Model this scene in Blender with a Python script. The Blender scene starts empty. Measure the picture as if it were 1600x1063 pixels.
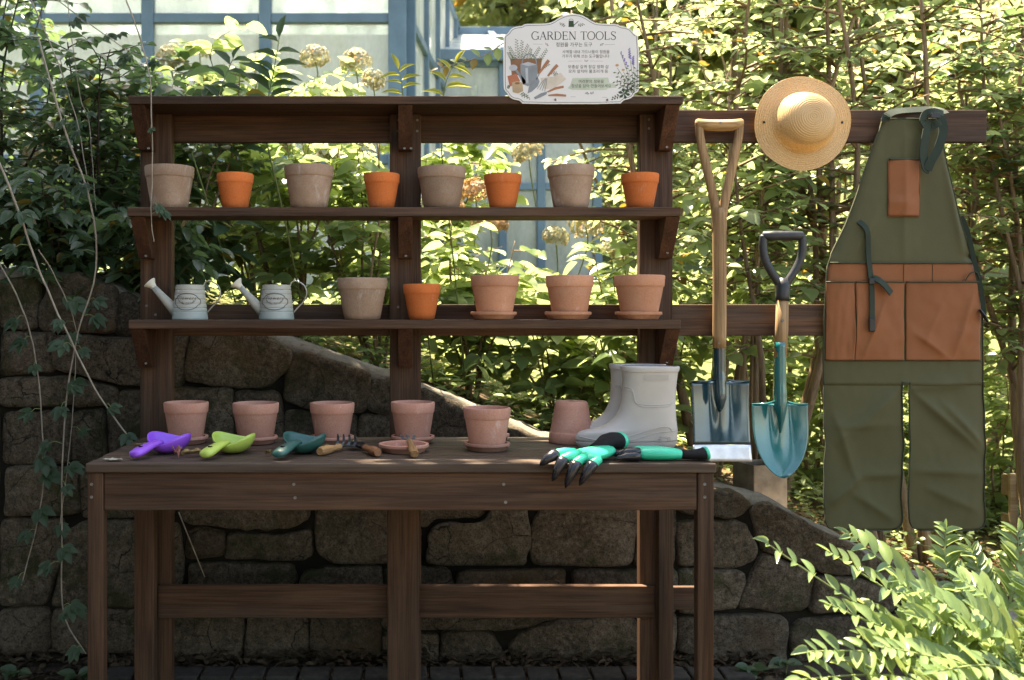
import bpy, bmesh, math, random
import numpy as np
from mathutils import Vector, Matrix, noise

# ------------------------------------------------------------------ camera, sky, sun, exposure
scene = bpy.context.scene
COL = scene.collection
CAMX, CAMY, CAMZ = 0.0, -3.3, 1.2535
FPX, VX, VY = 1556.0, 640.0, 492.0            # focal length and principal point of the photograph, in its pixels
cam_data = bpy.data.cameras.new('camera')
cam = bpy.data.objects.new('camera', cam_data)
COL.objects.link(cam)
cam.location = (CAMX, CAMY, CAMZ)
cam.rotation_euler = (math.radians(90), 0, math.radians(0))
cam_data.sensor_width = 36.0
cam_data.lens = 36.0 * FPX / 1600.0
cam_data.shift_x = (800.0 - VX) / 1600.0
cam_data.shift_y = -(531.5 - VY) / 1600.0
cam_data.clip_start = 0.05
cam_data.clip_end = 500
cam_data.dof.use_dof = True
cam_data.dof.focus_distance = 3.1
cam_data.dof.aperture_fstop = 4.0
scene.camera = cam

SUN_AZ = math.radians(-27.0)                   # measured from +Y (straight ahead) towards +X
SUN_EL = math.radians(69.5)
SUN = Vector((math.sin(SUN_AZ) * math.cos(SUN_EL), math.cos(SUN_AZ) * math.cos(SUN_EL), math.sin(SUN_EL)))
world = bpy.data.worlds.new('World')
scene.world = world
world.use_nodes = True
wn = world.node_tree
for n in list(wn.nodes):
    wn.nodes.remove(n)
sky = wn.nodes.new('ShaderNodeTexSky')
sky.sky_type = 'NISHITA'
sky.sun_disc = False
sky.sun_elevation = SUN_EL
sky.sun_rotation = SUN_AZ
sky.air_density = 1.0
sky.dust_density = 1.6
bg = wn.nodes.new('ShaderNodeBackground')
bg.inputs['Strength'].default_value = 0.12
wo = wn.nodes.new('ShaderNodeOutputWorld')
wn.links.new(sky.outputs[0], bg.inputs[0])
wn.links.new(bg.outputs[0], wo.inputs[0])
sun_data = bpy.data.lights.new('sun', 'SUN')
sun_data.energy = 5.0
sun_data.angle = math.radians(0.5)
sun_data.color = (1.0, 0.95, 0.87)
sun = bpy.data.objects.new('sun', sun_data)
COL.objects.link(sun)
sun.rotation_euler = (-SUN).to_track_quat('-Z', 'Y').to_euler()
sun.location = SUN * 20
scene.view_settings.view_transform = 'Standard'
scene.view_settings.look = 'None'
scene.view_settings.gamma = 1.0
scene.view_settings.exposure = 2.65
scene.view_settings.use_curve_mapping = False
scene.view_settings.use_white_balance = True      # set for open shade
scene.view_settings.white_balance_temperature = 8200
scene.view_settings.white_balance_tint = 10
try:
    scene.cycles.max_bounces = 8
    scene.cycles.transparent_max_bounces = 12
    scene.cycles.use_denoising = True
    scene.cycles.caustics_reflective = False
    scene.cycles.caustics_refractive = False
    scene.cycles.sample_clamp_indirect = 6.0
except Exception:
    pass

# ------------------------------------------------------------------ helpers
R = math.radians
rnd = random.Random(7)

def W(px, py, Y):
    """The point at depth Y that stands at pixel (px, py) of the photograph."""
    k = (Y - CAMY) / FPX
    return Vector((CAMX + (px - VX) * k, Y, CAMZ + (VY - py) * k))

def lerp(a, b, t): return a + (b - a) * t
def interp(x, xs, ys): return float(np.interp(x, xs, ys))
def nz(x, y, z): return noise.noise(Vector((x, y, z)))

ORG = {}
def tag(o, label=None, cat=None, group=None, kind=None):
    if label: o['label'] = label
    if cat: o['category'] = cat
    if group: o['group'] = group
    if kind: o['kind'] = kind
    return o

def thing(name, label, cat, loc=(0, 0, 0), group=None, rot=(0, 0, 0)):
    o = bpy.data.objects.new(name, None)
    COL.objects.link(o)
    o.empty_display_size = 0.05
    o.location = loc
    o.rotation_euler = rot
    tag(o, label, cat, group)
    ORG[o.name] = Vector(loc)
    return o

def link(name, me, parent=None, loc=None):
    o = bpy.data.objects.new(name, me)
    COL.objects.link(o)
    if parent is not None: o.parent = parent
    if loc is not None: o.location = loc
    return o

def copy_tree(o, parent=None, loc=None, label=None, group=None, rotz=None):
    c = o.copy()
    COL.objects.link(c)
    c.parent = parent
    if loc is not None: c.location = loc
    if rotz is not None: c.rotation_euler = (0, 0, rotz)
    if label: c['label'] = label
    if group: c['group'] = group
    for ch in list(o.children):
        copy_tree(ch, c)
    return c

class MB:
    """Collects shapes; build() links them as one mesh object."""
    def __init__(s): s.v = []; s.f = []
    def add(s, vs, fs):
        k = len(s.v)
        s.v.extend([tuple(p) for p in vs])
        s.f.extend([tuple(i + k for i in f) for f in fs])
        return s
    def box(s, x0, x1, y0, y1, z0, z1):
        vs = [(x0,y0,z0),(x1,y0,z0),(x1,y1,z0),(x0,y1,z0),(x0,y0,z1),(x1,y0,z1),(x1,y1,z1),(x0,y1,z1)]
        return s.add(vs, [(0,3,2,1),(4,5,6,7),(0,1,5,4),(1,2,6,5),(2,3,7,6),(3,0,4,7)])
    def prism_x(s, poly, x0, x1):           # poly of (y, z), extruded along x
        n = len(poly)
        vs = [(x0,)+tuple(p) for p in poly] + [(x1,)+tuple(p) for p in poly]
        fs = [tuple(range(n))[::-1], tuple(range(n, 2*n))] + [(i,(i+1)%n,n+(i+1)%n,n+i) for i in range(n)]
        return s.add(vs, fs)
    def prism_y(s, poly, y0, y1):           # poly of (x, z), extruded along y
        n = len(poly)
        vs = [(p[0], y0, p[1]) for p in poly] + [(p[0], y1, p[1]) for p in poly]
        fs = [tuple(range(n)), tuple(range(n, 2*n))[::-1]] + [(i,n+i,n+(i+1)%n,(i+1)%n) for i in range(n)]
        return s.add(vs, fs)
    def rings(s, rings, cap0=True, cap1=True, closed=True):
        n = len(rings[0]); vs = [p for r in rings for p in r]; fs = []
        for j in range(len(rings)-1):
            for i in range(n if closed else n-1):
                i2 = (i+1) % n
                fs.append((j*n+i, j*n+i2, (j+1)*n+i2, (j+1)*n+i))
        if cap0: fs.append(tuple(range(n))[::-1])
        if cap1: fs.append(tuple(range((len(rings)-1)*n, len(rings)*n)))
        return s.add(vs, fs)
    def lathe(s, prof, n=32, c=(0,0,0), cap0=False, cap1=False):   # prof of (r, z) about z
        rg = [[(c[0]+r*math.cos(2*math.pi*i/n), c[1]+r*math.sin(2*math.pi*i/n), c[2]+z) for i in range(n)] for r, z in prof]
        return s.rings(rg, cap0, cap1)
    def tube(s, pts, rad, n=8, caps=True, flat=1.0, upv=None):
        pts = [Vector(p) for p in pts]; m = len(pts)
        if not hasattr(rad, '__len__'): rad = [rad]*m
        rg = []; ref = None
        for i, p in enumerate(pts):
            d = (pts[min(i+1, m-1)] - pts[max(i-1, 0)])
            if d.length < 1e-9: d = Vector((0,0,1))
            d.normalize()
            if ref is None:
                ref = Vector(upv) if upv is not None else (Vector((0,0,1)) if abs(d.z) < .9 else Vector((1,0,0)))
            a = d.cross(ref)
            if a.length < 1e-6: a = d.orthogonal()
            a.normalize(); b = a.cross(d).normalized(); ref = b
            rg.append([p + a*math.cos(2*math.pi*k/n)*rad[i] + b*math.sin(2*math.pi*k/n)*rad[i]*flat for k in range(n)])
        return s.rings(rg, caps, caps)
    def ball(s, c, r, n=10, m=6, sx=1, sy=1, sz=1):
        rg = []
        for j in range(1, m):
            ph = math.pi*j/m
            rg.append([(c[0]+sx*r*math.sin(ph)*math.cos(2*math.pi*i/n), c[1]+sy*r*math.sin(ph)*math.sin(2*math.pi*i/n), c[2]-sz*r*math.cos(ph)) for i in range(n)])
        return s.rings(rg, True, True)
    def ribbon(s, pts, nrm, width, th=.0015):   # a flat strap along pts, nrm = face normal per point or one
        pts = [Vector(p) for p in pts]; m = len(pts); rg = []
        for i, p in enumerate(pts):
            d = (pts[min(i+1, m-1)] - pts[max(i-1, 0)]).normalized()
            nv = Vector(nrm[i] if hasattr(nrm[0], '__len__') else nrm)
            sd = d.cross(nv)
            sd = sd.normalized() if sd.length > 1e-6 else d.orthogonal().normalized()
            nn = sd.cross(d).normalized()
            w = width[i] if hasattr(width, '__len__') else width
            rg.append([p - sd*w/2 - nn*th, p + sd*w/2 - nn*th, p + sd*w/2 + nn*th, p - sd*w/2 + nn*th])
        return s.rings(rg, True, True)
    def build(s, name, mat, parent=None, org=None, smooth=False, bevel=0, seg=2, sub=0, auto=None, fixn=True):
        if org is None: org = ORG.get(parent.name, Vector()) if parent is not None else Vector()
        me = bpy.data.meshes.new(name)
        me.from_pydata([(p[0]-org[0], p[1]-org[1], p[2]-org[2]) for p in s.v], [], s.f)
        if fixn:
            bm = bmesh.new(); bm.from_mesh(me)
            bmesh.ops.recalc_face_normals(bm, faces=bm.faces)
            bm.to_mesh(me); bm.free()
        if smooth: me.shade_smooth()
        if smooth and auto: me.set_sharp_from_angle(angle=R(auto))
        if mat is not None: me.materials.append(mat)
        o = link(name, me, parent)
        if parent is not None: ORG[o.name] = org
        if bevel:
            b = o.modifiers.new('bevel', 'BEVEL'); b.width = bevel; b.segments = seg; b.limit_method = 'ANGLE'
        if sub:
            b = o.modifiers.new('sub', 'SUBSURF'); b.levels = sub; b.render_levels = sub
        return o

def chaikin(p, it=2, closed=True):
    for _ in range(it):
        q = []; n = len(p)
        for i in range(n if closed else n-1):
            a, b = p[i], p[(i+1) % n]
            q.append(tuple(lerp(a[k], b[k], .25) for k in range(len(a))))
            q.append(tuple(lerp(a[k], b[k], .75) for k in range(len(a))))
        if not closed: q = [p[0]] + q + [p[-1]]
        p = q
    return p

def spline(pts, n):
    """Catmull-Rom through pts, n samples."""
    pts = [Vector(p) for p in pts]; m = len(pts); out = []
    for i in range(n):
        t = i/(n-1)*(m-1); k = min(int(t), m-2); u = t-k
        p0, p1, p2, p3 = pts[max(k-1,0)], pts[k], pts[k+1], pts[min(k+2,m-1)]
        out.append(.5*((2*p1)+(p2-p0)*u+(2*p0-5*p1+4*p2-p3)*u*u+(3*p1-p0-3*p2+p3)*u**3))
    return out

# ------------------------------------------------------------------ materials
class NT:
    def __init__(s, name):
        s.m = bpy.data.materials.new(name); s.m.use_nodes = True
        s.t = s.m.node_tree; s.b = s.t.nodes['Principled BSDF']; s.out = s.t.nodes['Material Output']
    def n(s, typ, **kw):
        nd = s.t.nodes.new(typ)
        for k, v in kw.items():
            if k.startswith('i_'):
                nd.inputs[int(k[2:]) if k[2:].isdigit() else k[2:].replace('_', ' ')].default_value = v
            else: setattr(nd, k, v)
        return nd
    def l(s, a, b): s.t.links.new(a, b)
    def coords(s, scale=(1,1,1), rndoff=True):
        tc = s.n('ShaderNodeTexCoord')
        mp = s.n('ShaderNodeMapping'); mp.inputs['Scale'].default_value = scale
        if rndoff:
            oi = s.n('ShaderNodeObjectInfo')
            mu = s.n('ShaderNodeMath', operation='MULTIPLY', i_1=37.0)
            s.l(oi.outputs['Random'], mu.inputs[0])
            ad = s.n('ShaderNodeVectorMath', operation='ADD')
            s.l(tc.outputs['Object'], ad.inputs[0]); s.l(mu.outputs[0], ad.inputs[1]); s.l(ad.outputs[0], mp.inputs[0])
        else: s.l(tc.outputs['Object'], mp.inputs[0])
        return mp.outputs[0]
    def noise(s, vec, scale, detail=6, rough=.6, dist=0.0):
        nd = s.n('ShaderNodeTexNoise', i_Scale=scale, i_Detail=detail, i_Roughness=rough, i_Distortion=dist)
        s.l(vec, nd.inputs['Vector']); return nd.outputs['Fac']
    def ramp(s, fac, stops):
        r = s.n('ShaderNodeValToRGB'); e = r.color_ramp.elements
        while len(e) < len(stops): e.new(.5)
        for el, (p, c) in zip(e, stops):
            el.position = p; el.color = (c if len(c) == 4 else tuple(c)+(1,)) if hasattr(c, '__len__') else (c,c,c,1)
        s.l(fac, r.inputs[0]); return r.outputs[0]
    def mix(s, fac, a, b, mode='MIX'):
        m = s.n('ShaderNodeMix', data_type='RGBA', blend_type=mode)
        for sock, v in ((m.inputs[0], fac), (m.inputs[6], a), (m.inputs[7], b)):
            if hasattr(v, 'is_linked'): s.l(v, sock)
            elif hasattr(v, '__len__'): sock.default_value = tuple(v)+(1,) if len(v) == 3 else v
            else: sock.default_value = v
        return m.outputs[2]
    def rand(s, lo, hi):
        oi = s.n('ShaderNodeObjectInfo')
        mr = s.n('ShaderNodeMapRange', i_3=lo, i_4=hi); s.l(oi.outputs['Random'], mr.inputs[0]); return mr.outputs[0]
    def val(s, col, v):
        h = s.n('ShaderNodeHueSaturation'); s.l(v, h.inputs['Value'])
        if hasattr(col, 'is_linked'): s.l(col, h.inputs['Color'])
        else: h.inputs['Color'].default_value = tuple(col)+(1,)
        return h.outputs[0]
    def bump(s, h, strength=.3, dist=.002):
        b = s.n('ShaderNodeBump', i_Strength=strength, i_Distance=dist)
        s.l(h, b.inputs['Height']); s.l(b.outputs[0], s.b.inputs['Normal']); return b
    def base(s, c):
        if hasattr(c, 'is_linked'): s.l(c, s.b.inputs['Base Color'])
        else: s.b.inputs['Base Color'].default_value = tuple(c)+(1,)
    def set(s, **kw):
        for k, v in kw.items(): s.b.inputs[k.replace('_', ' ')].default_value = v

def mat_wood(name, axis, dark, light, weather=0.0):
    t = NT(name)
    sc = [28, 28, 28]; sc[axis] = 1.2
    sf = [220, 220, 220]; sf[axis] = 5
    a = t.noise(t.coords(tuple(sc)), 1.0, 8, .65, .6)
    f = t.noise(t.coords(tuple(sf)), 1.0, 3, .6)
    c = t.ramp(a, [(.30, dark), (.52, tuple(lerp(d, l, .55) for d, l in zip(dark, light))), (.72, light)])
    fr = t.ramp(f, [(.36, .48), (.56, 1.0)])
    c = t.mix(.75, c, fr, 'MULTIPLY')
    big = t.noise(t.coords((3, 3, 3)), 1.0, 4, .6)
    c = t.mix(t.ramp(big, [(.42, 0.0), (.7, .4)]), c, tuple(d*.55 for d in dark))
    kv = [5.5, 5.5, 5.5]; kv[axis] = 1.6                    # knots: dark eyes drawn out along the grain
    vo = t.n('ShaderNodeTexVoronoi', i_Scale=1.0); t.l(t.coords(tuple(kv)), vo.inputs['Vector'])
    c = t.mix(t.ramp(vo.outputs['Distance'], [(.035, .85), (.085, 0.0)]), c, tuple(d*.35 for d in dark))
    if weather:
        w = t.noise(t.coords(tuple(x*.8 for x in sc)), 1.3, 6, .7)
        c = t.mix(t.ramp(w, [(.45, 0.0), (.7, weather)]), c, (.15, .118, .09))
    t.base(t.val(c, t.rand(.8, 1.2)))
    t.l(t.ramp(f, [(.3, .8), (.8, .5)]), t.b.inputs['Roughness'])
    t.set(Specular_IOR_Level=.3)
    s = t.mix(.6, a, f)
    t.bump(s, .45, .0016)
    return t.m

def mat_clay(name, col, pale, amt=.4):
    t = NT(name)
    v = t.coords()
    n1 = t.noise(v, 16, 6, .65); n2 = t.noise(v, 220, 3, .6); n3 = t.noise(v, 5, 3, .5)
    c = t.mix(t.ramp(n1, [(.42, 0.0), (.75, amt)]), col, pale)
    c = t.mix(t.ramp(n3, [(.45, 0.0), (.7, .3)]), c, tuple(x*.7 for x in col))
    c = t.mix(t.ramp(n2, [(.35, .35), (.55, 0.0)]), c, tuple(x*.62 for x in col))
    sv = t.coords((1, 1, .35)); n4 = t.noise(sv, 26, 5, .7)
    c = t.mix(t.ramp(n4, [(.60, 0.0), (.72, amt*.9)]), c, tuple(min(.8, x*.5+.36) for x in pale))      # lime bloom
    tc = t.n('ShaderNodeTexCoord'); sz = t.n('ShaderNodeSeparateXYZ'); t.l(tc.outputs['Object'], sz.inputs[0])
    ad = t.n('ShaderNodeMath', operation='MULTIPLY_ADD', i_1=.06); t.l(n1, ad.inputs[0]); t.l(sz.outputs['Z'], ad.inputs[2])
    c = t.mix(t.ramp(ad.outputs[0], [(.030, .5), (.052, 0.0)]), c, tuple(x*.55 for x in col))            # soil stain at the foot
    t.base(t.val(c, t.rand(.82, 1.14)))
    t.set(Roughness=.85, Specular_IOR_Level=.25)
    t.bump(t.mix(.5, n1, n2), .35, .0012)
    return t.m

def mat_simple(name, col, rough=.5, spec=.5, metal=0.0, var=.12, scale=20, bump=.0, bscale=200, coat=0.0):
    t = NT(name)
    v = t.coords()
    n1 = t.noise(v, scale, 5, .6)
    c = t.mix(t.ramp(n1, [(.35, 0.0), (.7, 1.0)]), tuple(x*(1-var) for x in col), tuple(min(1, x*(1+var)) for x in col))
    t.base(c)
    t.set(Specular_IOR_Level=spec, Metallic=metal)
    n2 = t.noise(v, scale*2.3, 4, .6)
    t.l(t.ramp(n2, [(.3, max(0, rough-.08)), (.7, min(1, rough+.1))]), t.b.inputs['Roughness'])
    if coat: t.set(Coat_Weight=coat, Coat_Roughness=.08)
    if bump: t.bump(t.noise(v, bscale, 3, .6), bump, .0015)
    return t.m

def mat_leaf(name, ca, cb, trans, rough=.45, spec=.4, tw=.5, cold=None):
    """ca..cb reflected colour from leaf to leaf, trans = light let through; 'rnd' is a number per leaf."""
    t = NT(name)
    at = t.n('ShaderNodeAttribute', attribute_name='rnd')
    r = at.outputs['Fac']
    stops = [(0.0, ca), (.8, cb)]
    if cold: stops += [(.93, cb), (.97, cold)]
    c = t.ramp(r, stops)
    oi = t.n('ShaderNodeTexCoord')
    nn = t.noise(oi.outputs['Object'], 30, 3, .6)
    c = t.mix(t.ramp(nn, [(.35, 0.0), (.65, .35)]), c, tuple(x*.6 for x in ca))
    t.base(c); t.set(Roughness=rough, Specular_IOR_Level=spec)
    tr = t.n('ShaderNodeBsdfTranslucent')
    st2 = [(0.0, trans), (.8, tuple(x*1.25 for x in trans))]
    if cold: st2 += [(.93, tuple(x*1.2 for x in trans)), (.97, tuple(x*1.6 for x in cold))]
    t.l(t.ramp(r, st2), tr.inputs['Color'])
    mx = t.n('ShaderNodeMixShader', i_0=tw)
    t.l(t.b.outputs[0], mx.inputs[1]); t.l(tr.outputs[0], mx.inputs[2])
    t.l(mx.outputs[0], t.out.inputs['Surface'])
    return t.m

M = {}
WD, WL = (.030, .0130, .0060), (.122, .056, .0255)
M['wood_x'] = mat_wood('stained_wood_x', 0, WD, WL, .22)
M['wood_y'] = mat_wood('stained_wood_y', 1, WD, WL)
M['wood_z'] = mat_wood('stained_wood_z', 2, WD, WL, .22)
M['wood_top'] = mat_wood('weathered_wood_top', 0, (.040, .023, .014), (.120, .073, .046), .45)
M['bracket'] = mat_wood('red_brown_wood', 2, (.034, .013, .006), (.115, .048, .024))
M['tan_clay'] = mat_clay('tan_clay', (.33, .215, .145), (.50, .38, .29), .5)
M['orange_clay'] = mat_clay('orange_clay', (.66, .17, .045), (.70, .22, .075), .35)
M['terracotta'] = mat_clay('terracotta_clay', (.56, .26, .15), (.66, .38, .26), .45)
M['pink_clay'] = mat_clay('pink_clay', (.52, .245, .17), (.64, .38, .30), .5)
M['steel'] = mat_simple('screw_steel', (.22, .21, .19), .45, .5, 1.0, .3)
M['dark_metal'] = mat_simple('dark_metal', (.03, .03, .03), .4, .5, .6, .3)
M['tool_metal'] = mat_simple('tool_metal', (.16, .17, .18), .45, .5, .8, .3)
# ------------------------------------------------------------------ ground, hillside
def mat_soil(name, a, b, c, rough=.95, big=2.0):
    t = NT(name); v = t.coords(rndoff=False)
    n1 = t.noise(v, big, 8, .7); n2 = t.noise(v, 45, 6, .7); n3 = t.noise(v, 160, 4, .7)
    col = t.mix(t.ramp(n1, [(.35, 0.0), (.65, 1.0)]), a, b)
    col = t.mix(t.ramp(n2, [(.5, 0.0), (.68, .8)]), col, c)
    t.base(col); t.set(Roughness=rough, Specular_IOR_Level=.15)
    t.bump(t.mix(.5, n2, n3), .8, .012)
    return t.m
M['soil'] = mat_soil('dark_soil', (.035, .027, .02), (.06, .045, .033), (.09, .07, .05))
M['path'] = mat_soil('ground_gravel', (.16, .13, .10), (.22, .185, .15), (.28, .24, .2))
M['lawn'] = mat_soil('hillside_grass', (.05, .085, .02), (.09, .13, .03), (.12, .12, .045), big=1.2)

def mat_ground():
    t = NT('soil_and_bounce_gravel'); v = t.coords(rndoff=False)
    tc = t.n('ShaderNodeTexCoord'); sp = t.n('ShaderNodeSeparateXYZ'); t.l(tc.outputs['Object'], sp.inputs[0])
    n1 = t.noise(v, 2.2, 6, .7); n2 = t.noise(v, 60, 6, .7)
    soil = t.mix(t.ramp(n2, [(.4, 0.0), (.7, 1.0)]), (.028, .021, .015), (.075, .058, .042))
    bounce_gravel = t.mix(t.ramp(n2, [(.4, 0.0), (.65, 1.0)]), (.10, .082, .060), (.21, .175, .135))  # unseen pale band towards the viewer, added to bounce warm light
    ad = t.n('ShaderNodeMath', operation='MULTIPLY_ADD', i_1=-1.0, i_2=-2.4); t.l(sp.outputs['Y'], ad.inputs[0])
    mr = t.n('ShaderNodeMapRange', i_1=-.1, i_2=.25)
    a2 = t.n('ShaderNodeMath', operation='MULTIPLY_ADD', i_1=.5, i_2=0.0); t.l(n1, a2.inputs[0])
    a3 = t.n('ShaderNodeMath', operation='ADD'); t.l(ad.outputs[0], a3.inputs[0]); t.l(a2.outputs[0], a3.inputs[1])
    t.l(a3.outputs[0], mr.inputs[0])
    t.base(t.mix(mr.outputs[0], soil, bounce_gravel)); t.set(Roughness=.95, Specular_IOR_Level=.15)
    t.bump(n2, .8, .01)
    return t.m
M['ground'] = mat_ground()

# top line of the retaining wall, read on its front plane
YW = .30
TOPL = [(-400, 395), (-120, 415), (60, 425), (130, 430), (185, 452), (300, 500), (420, 522), (500, 550), (600, 585), (700, 622), (850, 684), (1000, 728), (1130, 768), (1205, 784), (1280, 826), (1360, 866), (1450, 908), (1600, 975), (1800, 1028)]
_tw = [W(a, b, YW) for a, b in TOPL]
TX, TZ = [p.x for p in _tw], [p.z for p in _tw]
def top(x): return interp(x, TX, TZ)
def sstep(t): t = max(0, min(1, t)); return t*t*(3-2*t)
def terrain(x, y):
    s = sstep((y-.5)/7.0)
    z = lerp(max(top(x), .04)-.02, 1.62, s) + max(0, y-9.5)*.5
    return z + .05*nz(x*.9, y*.9, 3.1)*min(1, max(0, y-.5))

me = bpy.data.meshes.new('ground')
me.from_pydata([(-90,-90,0),(90,-90,0),(90,90,0),(-90,90,0)], [], [(0,1,2,3)])
me.materials.append(M['ground'])
tag(link('ground', me), kind='structure')

def grid_mesh(name, xs, ys, zf, mat):
    vs = [(x, y, zf(x, y)) for y in ys for x in xs]; n = len(xs)
    fs = [(j*n+i, j*n+i+1, (j+1)*n+i+1, (j+1)*n+i) for j in range(len(ys)-1) for i in range(n-1)]
    me = bpy.data.meshes.new(name); me.from_pydata(vs, [], fs); me.shade_smooth(); me.materials.append(mat)
    return link(name, me)
def mat_bed():
    t = NT('planting_bed_and_lawn'); v = t.coords(rndoff=False)
    tc = t.n('ShaderNodeTexCoord'); sp = t.n('ShaderNodeSeparateXYZ'); t.l(tc.outputs['Object'], sp.inputs[0])
    n2 = t.noise(v, 50, 6, .7); n1 = t.noise(v, 1.3, 5, .65)
    bed = t.mix(t.ramp(n2, [(.4, 0.0), (.65, 1.0)]), (.045, .032, .022), (.15, .105, .07))
    gr = t.mix(t.ramp(n2, [(.35, 0.0), (.7, 1.0)]), (.11, .14, .045), (.20, .22, .09))
    mr = t.n('ShaderNodeMapRange', i_1=2.2, i_2=3.2)
    a2 = t.n('ShaderNodeMath', operation='MULTIPLY_ADD', i_1=1.6); t.l(n1, a2.inputs[0]); t.l(sp.outputs['Y'], a2.inputs[2])
    t.l(a2.outputs[0], mr.inputs[0])
    t.base(t.mix(mr.outputs[0], bed, gr)); t.set(Roughness=.95, Specular_IOR_Level=.1)
    t.bump(n2, .8, .015)
    return t.m
M['bed'] = mat_bed()
xs = list(np.linspace(-7, 9, 90)); ys = list(np.linspace(.42, 8, 50)) + list(np.linspace(9, 40, 16))
xs = [-40, -25, -14, -9] + xs + [12, 17, 26, 42]
tag(grid_mesh('hillside', xs, ys, terrain, M['bed']), kind='structure')

# ------------------------------------------------------------------ stone retaining wall
def mat_stone():
    t = NT('field_stone'); v = t.coords((1, 1, 1))
    n1 = t.noise(v, 5, 8, .7); n2 = t.noise(v, 48, 8, .75); n3 = t.noise(v, 150, 5, .75); nm = t.noise(v, 3.5, 6, .75)
    c = t.mix(t.ramp(n1, [(.3, 0.0), (.7, 1.0)]), (.056, .044, .030), (.165, .128, .088))
    c = t.mix(t.ramp(n2, [(.48, 0.0), (.66, .85)]), c, (.225, .180, .130))
    c = t.mix(t.ramp(n2, [(.34, .8), (.45, 0.0)]), c, (.018, .015, .011))
    c = t.mix(t.ramp(n3, [(.36, .8), (.5, 0.0)]), c, (.020, .017, .013))
    vo = t.n('ShaderNodeTexVoronoi', feature='DISTANCE_TO_EDGE', i_Scale=5.0)
    wv = t.n('ShaderNodeVectorMath', operation='ADD'); t.l(v, wv.inputs[0]); sc = t.n('ShaderNodeVectorMath', operation='SCALE'); sc.inputs[3].default_value = .12
    nd = t.n('ShaderNodeTexNoise', i_Scale=9.0, i_Detail=4.0); t.l(v, nd.inputs['Vector']); t.l(nd.outputs['Color'], sc.inputs[0]); t.l(sc.outputs[0], wv.inputs[1]); t.l(wv.outputs[0], vo.inputs['Vector'])
    crk = t.ramp(vo.outputs['Distance'], [(.004, 1.0), (.016, 0.0)])
    c = t.mix(t.mix(t.ramp(n1, [(.45, 0.0), (.6, 1.0)]), (0, 0, 0), crk), c, (.016, .013, .010))
    c = t.mix(t.ramp(nm, [(.53, 0.0), (.64, .8)]), c, (.030, .036, .010))
    c = t.mix(t.ramp(t.noise(v, 2.1, 3, .6), [(.58, 0.0), (.7, .5)]), c, (.13, .075, .036))
    t.base(t.val(c, t.rand(.75, 1.25))); t.set(Roughness=.93, Specular_IOR_Level=.2)
    t.bump(t.mix(.4, n2, n3), 1.0, .02)
    return t.m
M['stone'] = mat_stone()
M['mortar'] = mat_soil('wall_mortar', (.010, .009, .007), (.020, .017, .013), (.018, .020, .008), big=6)
M['coping'] = mat_soil('pale_mortar_cap', (.15, .135, .11), (.24, .215, .18), (.09, .085, .05), big=7)

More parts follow.
